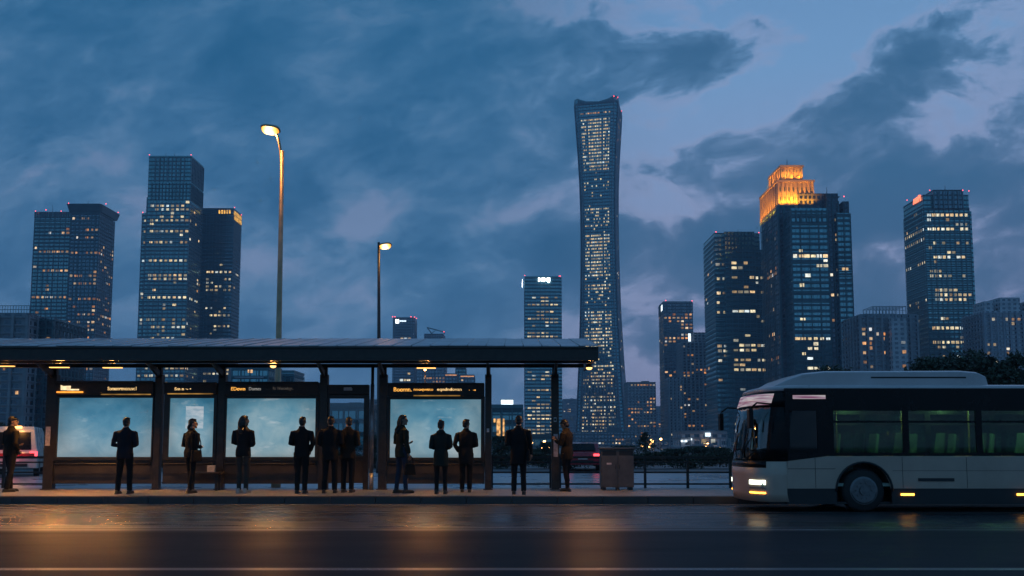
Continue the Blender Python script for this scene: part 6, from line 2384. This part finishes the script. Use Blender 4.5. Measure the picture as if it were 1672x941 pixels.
def car(px, py_ground, Y, rz, label, paint, tail=True, van=False, lights=1.0, roof_lamp=False):
    p = at(px, py_ground, Y)
    r = empty('van' if van else 'parked_car', (p.x, Y, -0.02), rz)
    tag(r, label, 'van' if van else 'car')
    # rear points to -Y of the car's own frame
    if van:
        prof = [(-2.3, .35), (-2.34, .9), (-2.28, 1.0), (-2.1, 1.98), (-1.95, 2.1), (1.5, 2.1), (1.9, 1.95), (2.5, 1.1), (2.75, .95), (2.8, .35)]
        W_ = .92
    else:
        prof = [(-2.2, .32), (-2.24, .75), (-2.15, .95), (-1.55, 1.0), (-1.05, 1.40), (-.6, 1.47), (.35, 1.45), (.95, 1.02), (2.0, .85), (2.2, .62), (2.22, .32)]
        W_ = .88
    mb = MB()
    n = len(prof)
    vs = []
    for xs_, tuck in ((-W_, 1), (-W_ * .97, 0), (W_ * .97, 0), (W_, 1)):
        for (y, z) in prof:
            inset = .16 * max(0, z - .95) if True else 0
            vs.append((xs_ - math.copysign(inset, xs_), y * (1.0 if tuck == 0 else .975), z if tuck == 0 else z * .985 + .005))
    fs = []
    for j in range(3):
        for i in range(n):
            k = (i + 1) % n
            fs.append((j * n + i, j * n + k, (j + 1) * n + k, (j + 1) * n + i))
    fs += [tuple(reversed(range(n))), tuple(range(3 * n, 4 * n))]
    mb.add(vs, fs)
    mb.build('body', paint, r, bevel=.04)
    mb = MB()
    if van:
        mb.add([(-.66, -2.262, 1.12), (.66, -2.262, 1.12), (.60, -2.13, 1.86), (-.60, -2.13, 1.86), (-.66, -2.28, 1.12), (.66, -2.28, 1.12), (.60, -2.148, 1.86), (-.60, -2.148, 1.86)],
               [(0, 1, 2, 3), (7, 6, 5, 4), (0, 4, 5, 1), (1, 5, 6, 2), (2, 6, 7, 3), (3, 7, 4, 0)])
    else:
        mb.add([(-.66, -1.56, 1.03), (.66, -1.56, 1.03), (.58, -1.08, 1.385), (-.58, -1.08, 1.385), (-.66, -1.575, 1.045), (.66, -1.575, 1.045), (.58, -1.095, 1.40), (-.58, -1.095, 1.40)],
               [(0, 1, 2, 3), (7, 6, 5, 4), (0, 4, 5, 1), (1, 5, 6, 2), (2, 6, 7, 3), (3, 7, 4, 0)])
    mb.build('rear_window', BUS_BLACK, r)
    for s in (-1, 1):
        a, b = (.55, .88) if not van else (.62, .90)
        mb = MB(); y0 = -2.36 if van else -2.27
        mb.box(s * a, s * b, y0, y0 + .12, .72 if not van else .82, .88 if not van else 1.05)
        mb.build('tail_light', emat('tail_light', (1.0, .07, .09), 3.0 * lights) if 'tail_light' not in bpy.data.materials else bpy.data.materials['tail_light'], r, bevel=.015)
        for yy in (-1.35, 1.4):
            q = MB().disc_y((0, 0), .32, -.1, .1, 22)
            q.v = [(b_ + s * (W_ - .1), a_ + yy, c_ + .32) for a_, b_, c_ in q.v]
            wv = q.build('wheel', TYRE, r)
            q = MB().disc_y((0, 0), .19, s * .102, s * .108, 16)
            q.v = [(b_ + s * (W_ - .1), a_ + yy, c_ + .32) for a_, b_, c_ in q.v]
            q.build('rim', RIM, wv)
        q = MB(); q.box(s * (W_ - .02), s * (W_ + .15), .75, .87, 1.0, 1.14); q.build('mirror', BUS_BLACK, r, bevel=.02)
    y0 = -2.37 if van else -2.275
    MB().box(-.55, .55, y0, y0 + .1, .42, .55).build('bumper', BUS_SKIRT, r, bevel=.02)
    MB().box(-.24, .24, y0 - .012, y0 - .001, .60, .71).build('number_plate', M['white_label'], r)
    if van:
        MB().box(-.80, .80, -2.37, -2.345, .78, .98).build('red_stripe', pmat('red_paint', (.45, .03, .03), .35, 0, 3, .1), r)
        MB().box(-.25, .25, -2.1, -1.95, 2.03, 2.12).build('roof_light', emat('amber_roof_light', (1, .45, .1), 6), r)
        q = lamp_light('tail_glow', (0, -2.7, 1.0), 8, (1, .12, .1), r, .15)
    return r


VANP = pmat('van_paint', (.62, .58, .52), .3, 0, 2, .1, coat=.4)
car(30, 770, 38, R(24), 'pale van seen from behind with red rear lights at the left edge', VANP, van=True)
lamp_light('lamp_glow', (0.2, -2.9, 2.15), 26, (1.0, .42, .10), bpy.data.objects['van'], .1)
car(952, 775, 46, R(-5), 'red car with glowing rear lights behind the railing beside the bin', pmat('red_car_paint', (.32, .02, .035), .3, 0, 2, .1, coat=.4))
car(76, 770, 52, R(27), 'dark car behind the railing left of the first shelter post', pmat('blue_car_paint', (.04, .07, .10), .3, 0, 2, .1, coat=.4))

LEAF = pmat('dark_leaves', (0.035, 0.05, 0.028), 0.6, 0, .8, .5)
BARK = pmat('bark', (0.06, 0.045, 0.035), 0.85, 0, 5, .35, .4)


def tree(px, py_top, Y, width_px, label, leaves=2600, shape='round', trunk_r=None, group=None, leaf=0.10, seed=1, base_frac=.3):
    rnd = random.Random(seed * 97 + int(px))
    p = at(px, py_top, Y)
    Ht = p.z
    Wd = width_px * Y / F / 2
    root = empty('tree', (p.x, Y, -0.03), rnd.uniform(0, 6))
    tag(root, label, 'tree', group)
    tr = trunk_r or Ht * .018 + .04
    limbs = MB()
    tips = []
    limbs.tube([(0, 0, 0), (rnd.uniform(-.1, .1), rnd.uniform(-.1, .1), Ht * base_frac), (rnd.uniform(-.2, .2), 0, Ht * .65), (0, 0, Ht * .93)], [tr, tr * .8, tr * .45, tr * .12], 7)
    nl = 26
    for i in range(nl):
        f = base_frac + (0.92 - base_frac) * (i + rnd.random()) / nl
        a = i * 2.4 + rnd.uniform(-.3, .3)
        if shape == 'cone':
            L = Wd * (1.05 - f) * 1.35
            up = .12
        else:
            q = (f - base_frac) / (1 - base_frac)
            L = Wd * (0.55 + .75 * math.sin(math.pi * min(1, q * .8 + .18))) * rnd.uniform(.65, 1.05)
            up = .35
        b = Vector((0, 0, Ht * f * .96))
        m = b + Vector((math.cos(a), math.sin(a), up)) * L * .5
        e = b + Vector((math.cos(a), math.sin(a), up * 1.2)) * L * .95 + Vector((0, 0, rnd.uniform(-.1, .2) * L))
        limbs.tube([b, m, e], [tr * .35, tr * .2, tr * .06], 5)
        tips += [(m, L * .42), (e, L * .36), (m.lerp(e, .5), L * .4)]
        for _ in range(3):
            d = Vector((rnd.gauss(0, 1), rnd.gauss(0, 1), rnd.gauss(.2, .7))).normalized()
            e2 = m.lerp(e, rnd.random()) + d * L * .35
            limbs.tube([m.lerp(e, .3), e2], [tr * .12, tr * .04], 4)
            tips.append((e2, L * .28))
    limbs.build('trunk', BARK, root)
    vs, fs = [], []
    for i in range(leaves):
        c, r_ = tips[rnd.randrange(len(tips))]
        q = c + Vector((rnd.gauss(0, .5), rnd.gauss(0, .5), rnd.gauss(0, .42))) * r_ * 1.3
        if q.z > Ht: q.z = Ht - rnd.random() * .3
        a = Vector((rnd.gauss(0, 1), rnd.gauss(0, 1), rnd.gauss(0, .8))).normalized()
        b = a.cross(Vector((rnd.gauss(0, 1), rnd.gauss(0, 1), rnd.gauss(0, 1)))).normalized()
        s = leaf * rnd.uniform(.6, 1.4)
        k = len(vs)
        vs += [q - a * s, q + b * s * .45, q + a * s, q - b * s * .45]
        fs.append((k, k + 1, k + 2, k + 3))
    mb = MB(); mb.add(vs, fs)
    mb.build('crown', LEAF, root, fix=False)
    return root


tree(1528, 578, 52, 74, 'dark leafy tree showing left above the bus roof', 9000, leaf=.13, seed=3)
tree(1562, 574, 55, 84, 'tallest dark leafy tree in the middle above the bus roof', 9000, leaf=.13, seed=4)
tree(1630, 574, 50, 66, 'dark leafy tree showing right above the bus roof', 9000, leaf=.13, seed=5)
tree(1668, 600, 56, 60, 'dark leafy tree cut by the right edge above the bus', 6000, leaf=.13, seed=6)
tree(1370, 596, 70, 60, 'dark leafy tree barely topping the bus roof left of the others', 6000, leaf=.14, seed=16)
tree(1053, 700, 62, 36, 'small sparse conifer standing behind the bin', 1500, 'cone', leaf=.06, seed=7)
bush = [(1105, 733, 80, 34, 'small bush left of the shop row'), (1140, 729, 85, 36, 'small bush before the shop row'), (1172, 731, 78, 34, 'small bush nearest the front of the bus'),
        (818, 712, 70, 34, 'dark tree left of the long-coated person'), (868, 733, 90, 30, 'small dark bush behind the long-coated person'), (893, 722, 85, 22, 'small dark tree left of the last post'),
        (1020, 728, 90, 30, 'small dark bush behind the bin'), (560, 716, 80, 44, 'dark tree seen through the glass door bay'), (612, 710, 75, 30, 'dark tree in the gap beside the steel column'),
        (70, 700, 66, 40, 'dark tree left of the first shelter post'), (8, 690, 80, 44, 'dark tree at the left edge')]
for i, (a, b, c, d, lab) in enumerate(bush):
    tree(a, b, c, d, lab, 1600, leaf=.11, seed=20 + i, base_frac=.15)

# clipped hedge beyond the back street
mb = MB()
rnd = random.Random(3)
vs, fs = [], []
for i in range(60000):
    x = rnd.uniform(-34, 22)
    z = .8 * rnd.random() ** .6 + .08 * math.sin(x * 1.7) + rnd.gauss(0, .03)
    y = 49 + rnd.uniform(0, .8)
    q = Vector((x, y, z))
    a = Vector((rnd.gauss(0, 1), rnd.gauss(0, 1), rnd.gauss(0, 1))).normalized()
    b = a.cross(Vector((rnd.gauss(0, 1), rnd.gauss(0, 1), rnd.gauss(0, 1)))).normalized()
    s = rnd.uniform(.05, .1)
    k = len(vs)
    vs += [q - a * s, q + b * s * .5, q + a * s, q - b * s * .5]
    fs.append((k, k + 1, k + 2, k + 3))
mb.add(vs, fs)
o = mb.build('hedge', LEAF, fix=False)
tag(o, 'long low dark hedge behind the railings', 'hedge')

# ------------------------------------------------------------------ the air
HAZE = 0.00025
if HAZE:
    mb = MB().box(-1500, 1500, -60, 2100, -1.03, 580)
    m = bpy.data.materials.new('haze_air')
    t = nt(m)
    out = N(t, 'ShaderNodeOutputMaterial')
    pv = N(t, 'ShaderNodeVolumePrincipled')
    pv.inputs['Color'].default_value = (0.74, 0.80, 1.0, 1)
    pv.inputs['Density'].default_value = HAZE
    pv.inputs['Anisotropy'].default_value = 0.1
    t.links.new(pv.outputs[0], out.inputs['Volume'])
    hz = mb.build('haze', m)
    hz['kind'] = 'stuff'

bpy.data.scenes.remove(TMP)
